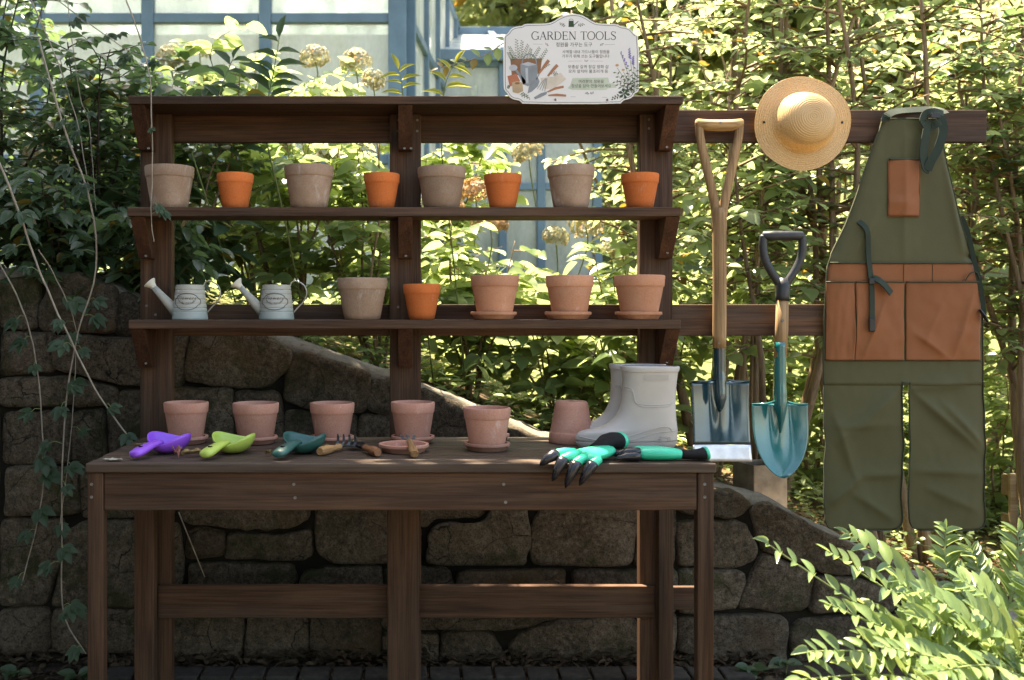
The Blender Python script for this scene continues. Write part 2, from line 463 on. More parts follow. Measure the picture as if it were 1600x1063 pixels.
wall = thing('stone_wall', 'sloping dry retaining wall of large dark stones behind the bench', 'stone wall', (0, YW+.15, 0))
STONES = [
 # right of the bench
 [(1118,766),(1150,770),(1173,785),(1168,795),(1143,810),(1118,807),(1060,800),(1060,760)],
 [(1062,816),(1118,816),(1160,816),(1172,832),(1186,860),(1178,875),(1160,888),(1062,884)],
 [(1062,892),(1158,892),(1164,905),(1150,945),(1140,950),(1062,957)],
 [(1176,793),(1205,787),(1280,828),(1330,850),(1358,870),(1350,900),(1290,897),(1262,885),(1195,862),(1186,842),(1180,815)],
 [(1190,872),(1200,868),(1260,891),(1271,899),(1270,935),(1258,955),(1215,957),(1156,950),(1163,925),(1177,900)],
 [(1277,902),(1345,906),(1400,925),(1405,945),(1390,957),(1268,958),(1275,930)],
 [(1062,964),(1120,962),(1200,961),(1229,967),(1231,990),(1225,1020),(1232,1047),(1062,1050)],
 [(1237,985),(1250,970),(1340,964),(1385,971),(1380,1000),(1362,1030),(1300,1047),(1245,1042),(1238,1010)],
 [(1393,966),(1450,957),(1480,1000),(1470,1047),(1390,1047),(1372,1030)],
 [(1362,874),(1380,875),(1450,912),(1450,948),(1412,942),(1408,924),(1356,902)],
 [(1456,915),(1530,948),(1560,990),(1490,998),(1456,955)],
 [(1490,1003),(1600,990),(1620,1047),(1480,1047)],
 [(1062,1057),(1230,1053),(1230,1075),(1062,1075)], [(1238,1053),(1390,1053),(1390,1075),(1238,1075)],
 # under the bench, right bay
 [(660,735),(770,735),(766,788),(750,810),(680,810),(664,828),(640,800)],
 [(668,880),(672,836),(687,818),(755,817),(769,796),(776,735),(815,735),(822,800),(828,840),(819,881)],
 [(833,820),(846,804),(858,735),(990,735),(996,800),(992,855),(982,884),(836,882),(832,850)],
 [(1000,735),(1056,735),(1056,805),(1054,884),(990,884),(998,850)],
 [(717,893),(882,891),(882,945),(715,945)], [(897,893),(1000,892),(1000,950),(897,950)], [(1006,893),(1056,893),(1056,955),(1006,955)],
 [(600,888),(695,888),(708,908),(711,945),(600,945)],
 [(600,952),(685,950),(760,950),(880,950),(870,965),(820,980),(770,982),(600,984)],
 [(690,990),(760,985),(775,1000),(800,1047),(690,1047)], [(600,992),(684,992),(684,1047),(600,1047)],
 [(797,1010),(822,987),(875,970),(990,965),(1000,1000),(994,1050),(806,1050)], [(1006,965),(1056,962),(1056,1050),(1002,1050)],
 # under the bench, left bay
 [(275,735),(480,735),(482,810),(460,823),(420,828),(370,826),(300,820),(285,812)],
 [(300,828),(350,833),(347,870),(290,873),(292,840)], [(358,834),(440,836),(484,826),(488,868),(470,876),(352,874)],
 [(492,735),(650,735),(636,800),(656,826),(655,880),(520,880),(495,860)],
 [(262,822),(280,822),(286,880),(284,915),(262,915)], [(294,882),(455,882),(463,900),(461,945),(298,945)],
 [(470,905),(480,891),(520,887),(594,887),(594,945),(470,945)],
 [(262,952),(375,952),(380,985),(372,1040),(262,1042)], [(387,952),(478,952),(482,1000),(480,1040),(380,1040),(388,985)],
 [(488,952),(594,952),(594,1045),(488,1040)],
 # above the bench
 [(300,517),(340,508),(420,524),(455,552),(450,575),(428,595),(410,607),(350,603),(288,595),(292,560)],
 [(457,555),(480,550),(520,564),(575,582),(578,595),(570,640),(555,645),(480,638),(445,625),(446,600),(453,577)],
 [(583,592),(610,590),(650,606),(656,645),(620,647),(574,642),(580,612)],
 [(240,530),(280,522),(294,520),(285,600),(268,604),(240,600)],
 [(268,608),(362,610),(365,730),(268,730)], [(368,613),(430,614),(440,632),(441,730),(370,730)],
 [(446,643),(555,651),(560,730),(447,730)], [(564,650),(650,653),(652,730),(564,730)],
 [(660,608),(700,625),(745,643),(740,730),(656,730)], [(750,650),(800,669),(855,690),(865,730),(746,730)],
 [(862,692),(1000,732),(995,733),(870,733)],
 # left of the bench
 [(85,430),(120,427),(160,442),(180,454),(180,515),(165,520),(95,518),(62,513),(62,480)],
 [(185,458),(232,472),(236,525),(178,522)], [(0,440),(57,435),(57,512),(0,512)], [(0,520),(80,521),(80,580),(0,586)],
 [(85,525),(215,528),(236,535),(262,608),(180,600),(120,583),(85,576)], [(0,592),(110,588),(112,632),(0,636)],
 [(117,591),(180,606),(180,632),(117,636)], [(5,646),(90,643),(109,649),(110,722),(3,724)], [(116,645),(160,643),(165,722),(116,724)],
 [(186,612),(262,613),(262,728),(170,726),(167,640)],
 [(10,732),(120,732),(122,802),(8,806)], [(128,733),(268,738),(270,806),(128,810)],
 [(0,815),(95,812),(95,870),(70,945),(0,946)], [(104,832),(130,818),(215,815),(217,946),(80,946)], [(223,814),(256,816),(257,946),(223,946)],
 [(0,955),(74,953),(75,1020),(0,1022)], [(82,953),(256,953),(256,1020),(82,1020)], [(0,1028),(120,1028),(120,1060),(0,1060)], [(128,1028),(256,1028),(256,1060),(128,1060)],
]
# courses going on past the left and right of the picture
rs = random.Random(3)
for y0, y1 in ((440,512),(520,586),(592,636),(646,724),(732,806),(815,946),(955,1060)):
    x = -8
    while x > -330:
        w = rs.uniform(70, 150); STONES.append([(x-w,y0),(x,y0),(x,y1),(x-w,y1)]); x -= w+8
for y0, y1 in ((1003,1047),):
    x = 1628
    while x < 1800:
        w = rs.uniform(60, 110); STONES.append([(x,max(y0, 985+(x-1628)*.25)),(x+w,max(y0,985+(x+w-1628)*.25)),(x+w,y1+10),(x,y1+10)]); x += w+8

def make_stone(poly, seed):
    rr = random.Random(seed)
    yf = YW - rr.uniform(-.006, .02)
    pts = [(W(a, b, YW).x, W(a, b, YW).z) for a, b in poly]
    q = []
    for i in range(len(pts)):                     # keep the sides straight, round only the corners
        a, b = pts[i], pts[(i+1) % len(pts)]
        L = math.hypot(b[0]-a[0], b[1]-a[1]); c = min(.3, .013/max(L, .001)); nn = 1 if L < .09 else 2
        q.append((lerp(a[0], b[0], c), lerp(a[1], b[1], c)))
        for k in range(1, nn+1):
            f = k/(nn+1); j = .010*nz(a[0]*9+f*3, a[1]*9, seed*.37)
            q.append((lerp(a[0], b[0], f)+j*(b[1]-a[1])/L, lerp(a[1], b[1], f)-j*(b[0]-a[0])/L))
        q.append((lerp(a[0], b[0], 1-c), lerp(a[1], b[1], 1-c)))
    pts = chaikin(q, 1)
    cx = sum(p[0] for p in pts)/len(pts); cz = sum(p[1] for p in pts)/len(pts)
    size = max(max(abs(p[0]-cx), abs(p[1]-cz)) for p in pts)
    gw = .0095/size
    pts = [(cx+(p[0]-cx)*(1+gw), cz+(p[1]-cz)*(1+gw)) for p in pts]
    rg = []
    for k, (s, dy) in enumerate(((1.0, .12), (1.0, .020), (1-.004/size, .009), (1-.009/size, .003), (1-.020/size, .0), (.72, -.003), (.45, -.004), (.2, -.004))):
        ring = []
        for (x, z) in pts:
            X, Z = cx+(x-cx)*s, cz+(z-cz)*s
            if k < 5:
                j = .006*nz(X*22, Z*22, seed*.7); d = Vector((x-cx, z-cz)); d = d.normalized() if d.length else d
                X += d.x*j; Z += d.y*j
            Y = yf + dy
            if 1 < k: Y += .012*nz(X*6, Z*6, seed*1.3)+.007*nz(X*24, Z*24, seed*1.3)+.003*nz(X*60, Z*60, seed)
            ring.append((X, Y, max(Z, .002)))
        rg.append(ring)
    m = MB().rings(rg, False, True)
    m.build('stone', M['stone'], wall, smooth=True)
for i, p in enumerate(STONES): make_stone(p, i)
# mortar core and the pale sloping cap
xs = list(np.linspace(TX[0], TX[-1], 90))
poly = [(x, top(x)-.022) for x in xs]
MB().prism_y([(xs[0], .0)] + [(xs[-1], .0)] + poly[::-1], YW+.022, YW+.26).build('mortar_core', M['mortar'], wall)
rg = []
for x in np.linspace(TX[0], TX[-1], 200):
    z = top(x); a = .012*nz(x*8, 1, 2)+.006*nz(x*30, 5, 2)
    rg.append([(x, YW+.028+a, z-.05), (x, YW+.012+a, z-.024+a*.3), (x, YW+.035, z+.004+a*.7), (x, YW+.13, z+.012+a), (x, YW+.24, z+.004-a), (x, YW+.25, z-.05)])
MB().rings(rg, True, True).build('mortar_cap', M['coping'], wall, smooth=True)

# ------------------------------------------------------------------ paving blocks along the foot of the wall
M['paver'] = mat_simple('dark_paver', (.035, .032, .028), .85, .2, 0, .35, 30, .6, 90)
edge = thing('paving_edge', 'row of dark paving blocks along the foot of the stone wall under the bench', 'paving', (0, .15, 0))
pm = None
for i in range(20):
    x = -1.05 + i*.112
    o = MB().box(x, x+.102, .09, .19, .0, .022).build('paving_block', M['paver'], edge, bevel=.006)

# ------------------------------------------------------------------ greenhouses
def mat_glass(name, dust, dcol):
    t = NT(name)
    tp = t.n('ShaderNodeBsdfTransparent'); tp.inputs[0].default_value = (.88, .95, .95, 1)
    gl = t.n('ShaderNodeBsdfGlossy', i_Roughness=.04)
    fr = t.n('ShaderNodeFresnel', i_IOR=1.5)
    mx = t.n('ShaderNodeMixShader'); t.l(fr.outputs[0], mx.inputs[0]); t.l(tp.outputs[0], mx.inputs[1]); t.l(gl.outputs[0], mx.inputs[2])
    tr = t.n('ShaderNodeBsdfTranslucent'); tr.inputs[0].default_value = dcol+(1,)
    df = t.n('ShaderNodeBsdfDiffuse'); df.inputs[0].default_value = dcol+(1,)
    m2 = t.n('ShaderNodeMixShader', i_0=.5); t.l(tr.outputs[0], m2.inputs[1]); t.l(df.outputs[0], m2.inputs[2])
    v = t.coords((1.5, 1.5, .6)); d = t.ramp(t.noise(v, 2.5, 6, .7), [(.3, dust*.5), (.7, min(1, dust*1.4))])
    m3 = t.n('ShaderNodeMixShader'); t.l(d, m3.inputs[0]); t.l(mx.outputs[0], m3.inputs[1]); t.l(m2.outputs[0], m3.inputs[2])
    t.l(m3.outputs[0], t.out.inputs['Surface'])
    return t.m
M['glass'] = mat_glass('dusty_glass', .60, (.76, .77, .76))
M['roof_glass'] = mat_glass('milky_roof_glass', .8, (.8, .84, .84))
M['blue'] = mat_simple('blue_painted_steel', (.10, .165, .225), .45, .4, 0, .15, 4)
M['pale_wall'] = mat_simple('pale_interior', (.45, .42, .36), .8, .2, 0, .25, 1.5)

def bay(parent, p0, p1, ncol, rows, z0, fw=.11, glass=None):
    """a glazed wall from p0 to p1 (x, y): posts, rails and one pane per cell; rows = heights of rails"""
    p0, p1 = Vector(p0), Vector(p1); d = p1-p0; L = d.length; d /= L; n = Vector((-d.y, d.x))
    def beam(a, b, za, zb, th, name):
        c = [p0+d*a-n*th, p0+d*b-n*th, p0+d*b+n*th, p0+d*a+n*th]
        MB().add([(q.x,q.y,za) for q in c]+[(q.x,q.y,zb) for q in c], [(0,3,2,1),(4,5,6,7),(0,1,5,4),(1,2,6,5),(2,3,7,6),(3,0,4,7)]).build(name, M['blue'], parent, bevel=.008)
    xs = [L*i/ncol for i in range(ncol+1)] if isinstance(ncol, int) else ncol
    for x in xs: beam(x-fw/2, x+fw/2, z0, rows[-1], .05, 'frame_post')
    for i in range(len(xs)-1):
        for z in rows: beam(xs[i]+fw/2, xs[i+1]-fw/2, z-.04, z+.04, .042, 'frame_rail')
        for j in range(len(rows)-1):
            a, b = xs[i]+fw/2-.004, xs[i+1]-fw/2+.004
            c = [p0+d*a-n*.004, p0+d*b-n*.004, p0+d*b+n*.004, p0+d*a+n*.004]
            za, zb = rows[j]+.036, rows[j+1]-.036
            MB().add([(q.x,q.y,za) for q in c]+[(q.x,q.y,zb) for q in c], [(0,3,2,1),(4,5,6,7),(0,1,5,4),(1,2,6,5),(2,3,7,6),(3,0,4,7)]).build('pane', glass or M['glass'], parent)

YG = 5.0
kG = (YG-CAMY)/FPX
gx = lambda p: (p-VX)*kG
gz = lambda p: CAMZ+(VY-p)*kG
g1 = thing('greenhouse', 'tall greenhouse with blue steel frame and dusty panes at upper left', 'greenhouse', (gx(300), YG, 1.4))
xl = gx(-330); xr = gx(618)
cols = [0, gx(-120)-xl, gx(58)-xl, gx(232)-xl, gx(415)-xl, xr-xl]
bay(g1, (xl, YG), (xr, YG), cols, [1.35, gz(250), gz(30), gz(-180)], 1.3, .1)
bay(g1, (xr+.12, YG+.16), (xr+.78, YG+4.6), 5, [1.35, gz(250), gz(30), gz(-180)], 1.3, .05)
# a broad corner pillar, the ridge roof and the pale rear wall
MB().box(xr-.06, xr+.09, YG-.075, YG+.10, 1.2, gz(-180)).build('corner_post', M['blue'], g1, bevel=.01)
zt = gz(-180)+.05
MB().prism_x([(YG-.1, zt), (YG+2.3, zt+1.0), (YG+4.7, zt), (YG+4.7, zt+.03), (YG+2.3, zt+1.03), (YG-.1, zt+.03)], xl-.1, xr+.3).build('roof', M['roof_glass'], g1)
MB().box(xl, xr+.3, YG+4.62, YG+4.7, 1.3, zt).build('rear_wall', M['pale_wall'], g1)
for z, yy in ((gz(60), 2.6), (gz(78), 2.0)):
    MB().tube([(xl+.1, YG+yy, z), (xr-.2, YG+yy, z)], .10, 14).build('heating_pipe', M['pale_wall'], g1, smooth=True)
for i in range(6):
    x = lerp(xl+.5, xr-.3, i/5)
    MB().box(x-.4, x+.35, YG+1.5, YG+2.0, gz(120), gz(116)).build('staging_shelf', M['pale_wall'], g1)

# second greenhouse further back, low eaves and a milky roof
Y2 = 7.5; k2 = (Y2-CAMY)/FPX
hx = lambda p: (p-VX)*k2
hz = lambda p: CAMZ+(VY-p)*k2
g2 = thing('greenhouse', 'low blue framed greenhouse with a white milky roof behind the shelf centre', 'greenhouse', (hx(800), Y2, 1.5))
a, b = hx(640), hx(932)
cols2 = [0, hx(663)-a, hx(785)-a, hx(845)-a, hx(932)-a]
bay(g2, (a, Y2), (b, Y2), cols2, [1.55, hz(292), hz(100)], 1.5, .09)
bay(g2, (b+.03, Y2+.1), (b+.35, Y2+3.2), 4, [1.55, hz(292), hz(100)], 1.5, .09)
z0 = hz(97); 
MB().prism_x([(Y2-.12, z0+.05), (Y2+1.6, z0+.72), (Y2+1.6, z0+.75), (Y2-.12, z0+.08)], a, b+.1).build('roof', M['roof_glass'], g2)
MB().box(a, b+.1, Y2-.16, Y2-.1, z0-.02, z0+.10).build('gutter', M['blue'], g2, bevel=.01)
MB().box(a, b+.1, Y2+1.57, Y2+1.66, z0+.70, z0+.84).build('ridge_beam', M['blue'], g2, bevel=.01)
for p in (668, 785, 860, 928):
    x = hx(p)
    MB().prism_x([(Y2-.12, z0+.085), (Y2+1.6, z0+.755), (Y2+1.6, z0+.80), (Y2-.12, z0+.13)], x-.035, x+.035).build('roof_bar', M['blue'], g2)
MB().box(a, b+.2, Y2+3.25, Y2+3.33, 1.5, z0+.3).build('rear_wall', M['pale_wall'], g2)

# ------------------------------------------------------------------ potting bench with shelf rack and tool rails
bench = thing('potting_bench', 'dark stained wooden potting bench with a three tier shelf rack and tool rails', 'potting bench', (0, -.3, 0))
BT = .85
def wood(name, x0, x1, y0, y1, z0, z1, mat, bev=.003):
    return MB().box(x0, x1, y0, y1, z0, z1).build(name, M[mat], bench, bevel=bev)
# top boards
ye = [-.600, -.523, -.449, -.375, -.301, -.227, -.153, -.079, -.006]
for i in range(8):
    wood('top_board', -.880+.0015*(i % 2), .833-.002*(i % 3), ye[i]+(.0 if i == 0 else .0035), ye[i+1]-.0035, BT-.026, BT-.0007*(i % 2), 'wood_top', .004)
wood('front_apron', -.833, .783, -.586, -.560, BT-.130, BT-.0275, 'wood_x')
wood('rear_apron', -.825, .805, -.030, -.008, BT-.130, BT-.0275, 'wood_x')
for x0, x1 in ((-.878, -.8345), (.7845, .829)): wood('leg', x0, x1, -.588, -.550, 0, BT-.0275, 'wood_z')
for x0, x1 in ((-.891, -.827), (.806, .854)): wood('leg', x0, x1, -.078, -.032, 0, BT-.0275, 'wood_z')
wood('leg', -.072, .031, -.082, -.034, 0, BT-.0275, 'wood_z')
for x0, x1 in ((-.858, -.836), (.806, .826)):
    wood('side_apron', x0, x1, -.549, -.080, BT-.125, BT-.0275, 'wood_y')
wood('stretcher', -.826, .8045, -.031, -.003, .257, .3625, 'wood_x')
wood('rear_brace', .80, 1.00, .0465, .07, .262, .338, 'wood_x')
# posts, rails, shelves
PX = [(-.893, -.789), (-.066, .038), (.763, .872)]
for a, b in PX: wood('post', a, b, 0, .045, 0, 1.919, 'wood_z')
wood('tool_rail', -.84, 1.940, .0465, .077, 1.834, 1.942, 'wood_x')
wood('tool_rail', -.84, 1.47, .0465, .077, 1.1825, 1.288, 'wood_x')
wood('shelf', -.891, .866, -.150, .045, 1.920, 1.946, 'wood_x')
wood('shelf', -.894, .858, -.150, -.0015, 1.565, 1.594, 'wood_x')
wood('shelf', -.890, .858, -.150, -.0015, 1.2085, 1.2373, 'wood_x')
for zt, lab in ((1.9195, 0), (1.5645, 1), (1.208, 2)):
    for a, b in ((-.887, -.841), (-.037, .009), (.813, .859)):
        MB().prism_x([(-.140, zt), (-.001, zt), (-.001, zt-.127), (-.046, zt-.127)], a, b).build('bracket', M['bracket'], bench, bevel=.002)
# screws: a short countersunk head
sm = MB().lathe([(.0, .0), (.0044, .0), (.0044, .0008), (.0034, .0014), (.0018, .0006), (.0, .0005)], 10)
sme = None
def screw(px, py, Y, parent=bench):
    global sme
    p = W(px, py, Y)
    if sme is None:
        o = sm.build('screw', M['steel'], None); sme = o.data
    else: o = link('screw', sme)
    o.parent = parent; o.location = p - ORG[parent.name]; o.rotation_euler = (R(90), 0, 0)
for q in ((459,757),(461,778),(787,757),(790,785)): screw(*q, -.5862)
for q in ((143,757),(143,777),(1101,757),(1101,777)): screw(*q, -.5882)
for q in ((622,188),(652,188),(622,205),(652,205),(1014,187),(1014,201),(229,478),(243,492),(1016,482),(622,480),(652,480)): screw(*q, -.0002)
for i, q in enumerate(((632,232),(642,232),(1042,230),(232,232),(1043,395),(634,400),(1042,566),(228,400),(228,568))): screw(*q, -.059)
# ------------------------------------------------------------------ pots and saucers
def pot(name, label, loc, Rr, rb, h, rim, mat, group, flip=False, tilt=(0, 0), rz=0.0):
    t = thing(name, label, 'plant pot', loc, group)
    t.rotation_euler = (tilt[0], tilt[1], rz)
    f_ = 1+.025*math.sin(loc[0]*71+loc[1]*13); Rr *= f_; rb *= f_; h *= 1+.02*math.sin(loc[0]*53)
    w = .0065; rn = lambda z: lerp(rb, Rr*.935, z/(h-rim))
    zb = h-rim
    prof = [(0, .0), (rb-.004, 0), (rb, .004)] + [(rn(zb*k/6), zb*k/6) for k in range(1, 6)] + [(rn(zb), zb+.001), (rn(zb)-w, zb+.001)] + [(rn(zb*k/4)-w, zb*k/4) for k in range(3, 0, -1)] + [(rb-w-.002, .008), (0, .008)]
    prof2 = [(rn(zb)-w-.0005, zb), (rn(zb)+.001, zb-.0012), (Rr*.965, zb+.001), (Rr*.975, zb+.004), (Rr, h-.004), (Rr-.0015, h-.0008), (Rr-.006, h), (Rr-.0085, h-.003), (rn(zb)-w-.0005, zb)]
    if flip:
        prof = [(r, h-z) for r, z in prof]; prof2 = [(r, h-z) for r, z in prof2]
    MB().lathe(prof, 44).build('body', mat, t, org=(0,0,0), smooth=True, auto=38)
    MB().lathe(prof2, 44).build('rim', mat, t, org=(0,0,0), smooth=True, auto=45)
    if flip:
        MB().lathe([(0, h+.0004), (.009, h+.0004)], 16).build('drain_hole', M['soil'], t, org=(0,0,0))
    return t
def saucer(label, loc, r, h, mat, group):
    b = r*.80
    prof = [(0, 0), (b, 0), (b+.003, .003), (r*.92, h*.55), (r*.985, h*.62), (r, h*.75), (r-.001, h*.96), (r-.005, h), (r-.010, h*.93), (b+.003, h*.34), (b-.004, h*.26), (0, h*.26)]
    o = MB().lathe(prof, 48).build('saucer', mat, None, smooth=True, auto=50)
    o.location = loc
    tag(o, label, 'saucer', group)
    return o
YS = -.076; kS = (YS-CAMY)/FPX
S2, S3 = 1.5942, 1.2375
xS = lambda p: (p-VX)*kS
G2 = 'empty pots on the middle shelf'; G3 = 'empty pots on the lowest shelf'; GB = 'pink terracotta pots standing on the bench top'
for i, (p, where) in enumerate(((265, 'at the left end of the middle shelf'), (483, 'second from the left on the middle shelf'), (690, 'just right of the centre post on the middle shelf'), (892, 'rightmost brown one on the middle shelf'))):
    pot('plant_pot', 'large brown clay pot ' + where, (xS(p), YS, S2), .0785, .057, .137, .036, M['tan_clay'], G2, rz=i*1.3)
for i, (p, where) in enumerate(((367.5, 'leftmost on the middle shelf'), (596.5, 'just left of the centre post on the middle shelf'), (785.5, 'third from the left on the middle shelf'), (1000.5, 'at the right end of the middle shelf'))):
    pot('plant_pot', 'small bright orange pot ' + where, (xS(p), YS+.005*(i % 2), S2), .0595, .040, .113, .030, M['orange_clay'], G2, rz=i)
pot('plant_pot', 'brown clay pot on the lowest shelf right of the watering cans', (xS(566), YS, S3), .080, .057, .137, .036, M['tan_clay'], G3)
pot('plant_pot', 'small bright orange pot on the lowest shelf before the centre post', (xS(659), YS, S3), .0595, .040, .113, .030, M['orange_clay'], G3)
for p, sp, w in ((773, 771, 'left one of the three'), (890, 887.5, 'middle one of the three'), (999, 997.5, 'right one of the three')):
    saucer('terracotta saucer under the ' + w + ' lowest shelf pots', (xS(sp), YS, S3), .0755, .026, M['terracotta'], 'saucers on the lowest shelf')
    pot('plant_pot', w + ' light terracotta pots on saucers on the lowest shelf', (xS(p), YS, S3+.0068), .0795, .055, .134, .036, M['terracotta'], G3)
BZ = BT+.0003
def bx(p, Y): return (p-VX)*(Y-CAMY)/FPX
for p, Y, w in ((291, -.17, 'behind the purple scoop'), (399.5, -.17, 'behind the lime green scoop'), (519, -.17, 'behind the dark green scoop'), (645, -.165, 'before the foot of the centre post'), (761, -.33, 'standing alone mid bench, nearest the front edge')):
    saucer('pink terracotta saucer under the pot ' + w, (bx(p, Y), Y, BZ), .0690, .024, M['pink_clay'], 'saucers on the bench top')
    pot('plant_pot', 'pink terracotta pot on a saucer ' + w, (bx(p, Y), Y, BZ+.0063), .0715, .052, .122, .032, M['pink_clay'], GB, rz=p)
pot('plant_pot', 'terracotta pot turned upside down beside the grey boots', (bx(893, -.15), -.15, BZ), .0715, .050, .128, .034, M['pink_clay'], GB, flip=True)
saucer('empty pink saucer with a hand fork lying on its rim', (bx(631, -.365), -.365, BZ), .0745, .025, M['pink_clay'], 'saucers on the bench top')
saucer('small pink saucer half hidden behind the pot nearest the front edge', (bx(764, -.10), -.10, BZ), .066, .022, M['pink_clay'], 'saucers on the bench top')

# ------------------------------------------------------------------ watering cans
def mat_can():
    t = NT('chipped_blue_enamel'); v = t.coords(rndoff=True)
    n = t.noise(v, 20, 6, .7); n2 = t.noise(v, 75, 5, .7)
    tc = t.n('ShaderNodeTexCoord'); sp = t.n('ShaderNodeSeparateXYZ'); t.l(tc.outputs['Object'], sp.inputs[0])
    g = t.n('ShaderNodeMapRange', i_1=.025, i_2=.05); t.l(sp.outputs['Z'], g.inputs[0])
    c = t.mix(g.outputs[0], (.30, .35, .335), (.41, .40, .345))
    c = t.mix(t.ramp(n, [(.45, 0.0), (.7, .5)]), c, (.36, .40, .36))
    c = t.mix(t.ramp(n2, [(.68, 0.0), (.72, .8)]), c, (.16, .10, .07))
    t.base(c); t.set(Roughness=.5); t.bump(n2, .15, .001)
    return t.m
M['can'] = mat_can()
M['can_pale'] = mat_simple('pale_enamel', (.62, .60, .50), .5, .4, 0, .15, 30)
M['can_line'] = mat_simple('can_raised_line', (.11, .11, .10), .6, .3)
M['galv'] = mat_simple('pale_wire', (.42, .41, .37), .4, .5, .7, .2)

def text_mesh(body, size, shear=0.0, align='CENTER', space=1.0, offset=0.0):
    cu = bpy.data.curves.new('text', 'FONT'); cu.body = body; cu.size = size; cu.align_x = align; cu.shear = shear; cu.space_character = space
    cu.offset = offset; cu.resolution_u = 3
    ob = bpy.data.objects.new('text', cu); COL.objects.link(ob)
    dg = bpy.context.evaluated_depsgraph_get(); dg.update()
    me = bpy.data.meshes.new_from_object(ob.evaluated_get(dg))
    vs = [tuple(v.co) for v in me.vertices]; fs = [tuple(p.vertices) for p in me.polygons]
    bpy.data.objects.remove(ob); bpy.data.curves.remove(cu); bpy.data.meshes.remove(me)
    return vs, fs

def watering_can(label, loc):
    t = thing('watering_can', label, 'watering can', loc, 'little enamel watering cans')
    o0 = (0, 0, 0); Rb, Rt, h = .0575, .0455, .112
    rad = lambda z: lerp(Rb, Rt, z/h)
    prof = [(0, 0), (Rb-.002, 0), (Rb, .003)]
    z = .006
    grooves = (.026, .038, .052, .066, .082, .096)
    while z < h-.003:
        r = rad(z)
        for g in grooves:
            r -= .0016*math.exp(-((z-g)/.0012)**2)
        prof.append((r, z)); z += .0012
    prof += [(Rt, h), (Rt-.003, h+.0005), (Rt-.004, h-.004), (rad(.01)-.004, .006), (0, .006)]
    MB().lathe(prof, 40).build('body', M['can'], t, org=o0, smooth=True, auto=50)
    # spout and rose
    sp0, sp1 = Vector((-.045, 0, .026)), Vector((-.118, 0, .106))
    MB().tube([sp0, sp0.lerp(sp1, .3), sp0.lerp(sp1, .65), sp1], [.019, .0155, .012, .0095], 16).build('spout', M['can'], t, org=o0, smooth=True)
    d = (sp1-sp0).normalized()
    MB().tube([sp1-d*.003, sp1+d*.006, sp1+d*.018, sp1+d*.021], [.0095, .012, .0215, .0210], 18).build('rose', M['can_pale'], t, org=o0, smooth=True, auto=40)
    # handle hoop
    hp = [(.044, 0, .106), (.050, 0, .122), (.068, 0, .124), (.090, 0, .110), (.098, 0, .085), (.089, 0, .060), (.072, 0, .042), (.0545, 0, .022)]
    MB().tube(spline(hp, 26), .0034, 8, flat=.7).build('handle', M['galv'], t, org=o0, smooth=True)
    # raised plaque outline, ornament and lettering, bent round the body
    def bend(x, z, out): 
        r = rad(z)+out; a = x/rad(z); return (r*math.sin(a), -r*math.cos(a), z)
    cz = .058; out = []
    for i in range(64):
        a = 2*math.pi*i/64; ca, sa = math.cos(a), math.sin(a)
        rr = 1 + .10*math.exp(-((abs(ca)-1)/.06)**2) - .05*math.exp(-((abs(ca)-.86)/.05)**2)
        out.append((.042*ca*rr, cz+.0265*sa*rr))
    MB().tube([bend(x, z, .0006) for x, z in out]+[bend(*out[0], .0006)], .0011, 6).build('plaque_outline', M['can_line'], t, org=o0, smooth=True)
    vs, fs = text_mesh('Flowers', .0165, .35, space=1.15)
    MB().add([bend(x-.001, cz+.0065+y*.9, .0007) for x, y, _ in vs], fs).build('lettering', M['can_line'], t, org=o0, fixn=False)
    m = MB()
    for i in range(17):
        a = -1.05+2.1*i/16
        x, z = .030*math.sin(a), cz+.012-.026*math.cos(a)*.85
        lean = .0018*math.sin(a*3+i)
        m.tube([bend(x, z, .0006), bend(x+lean+.002*math.sin(a), z+.005+.0012*(i % 3), .0006)], .0006, 5)
    m.build('leaf_ornament', M['can_line'], t, org=o0)
    return t
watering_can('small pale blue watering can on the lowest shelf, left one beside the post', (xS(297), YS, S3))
watering_can('small pale blue watering can on the lowest shelf, right one, away from the post', (xS(432), YS, S3))

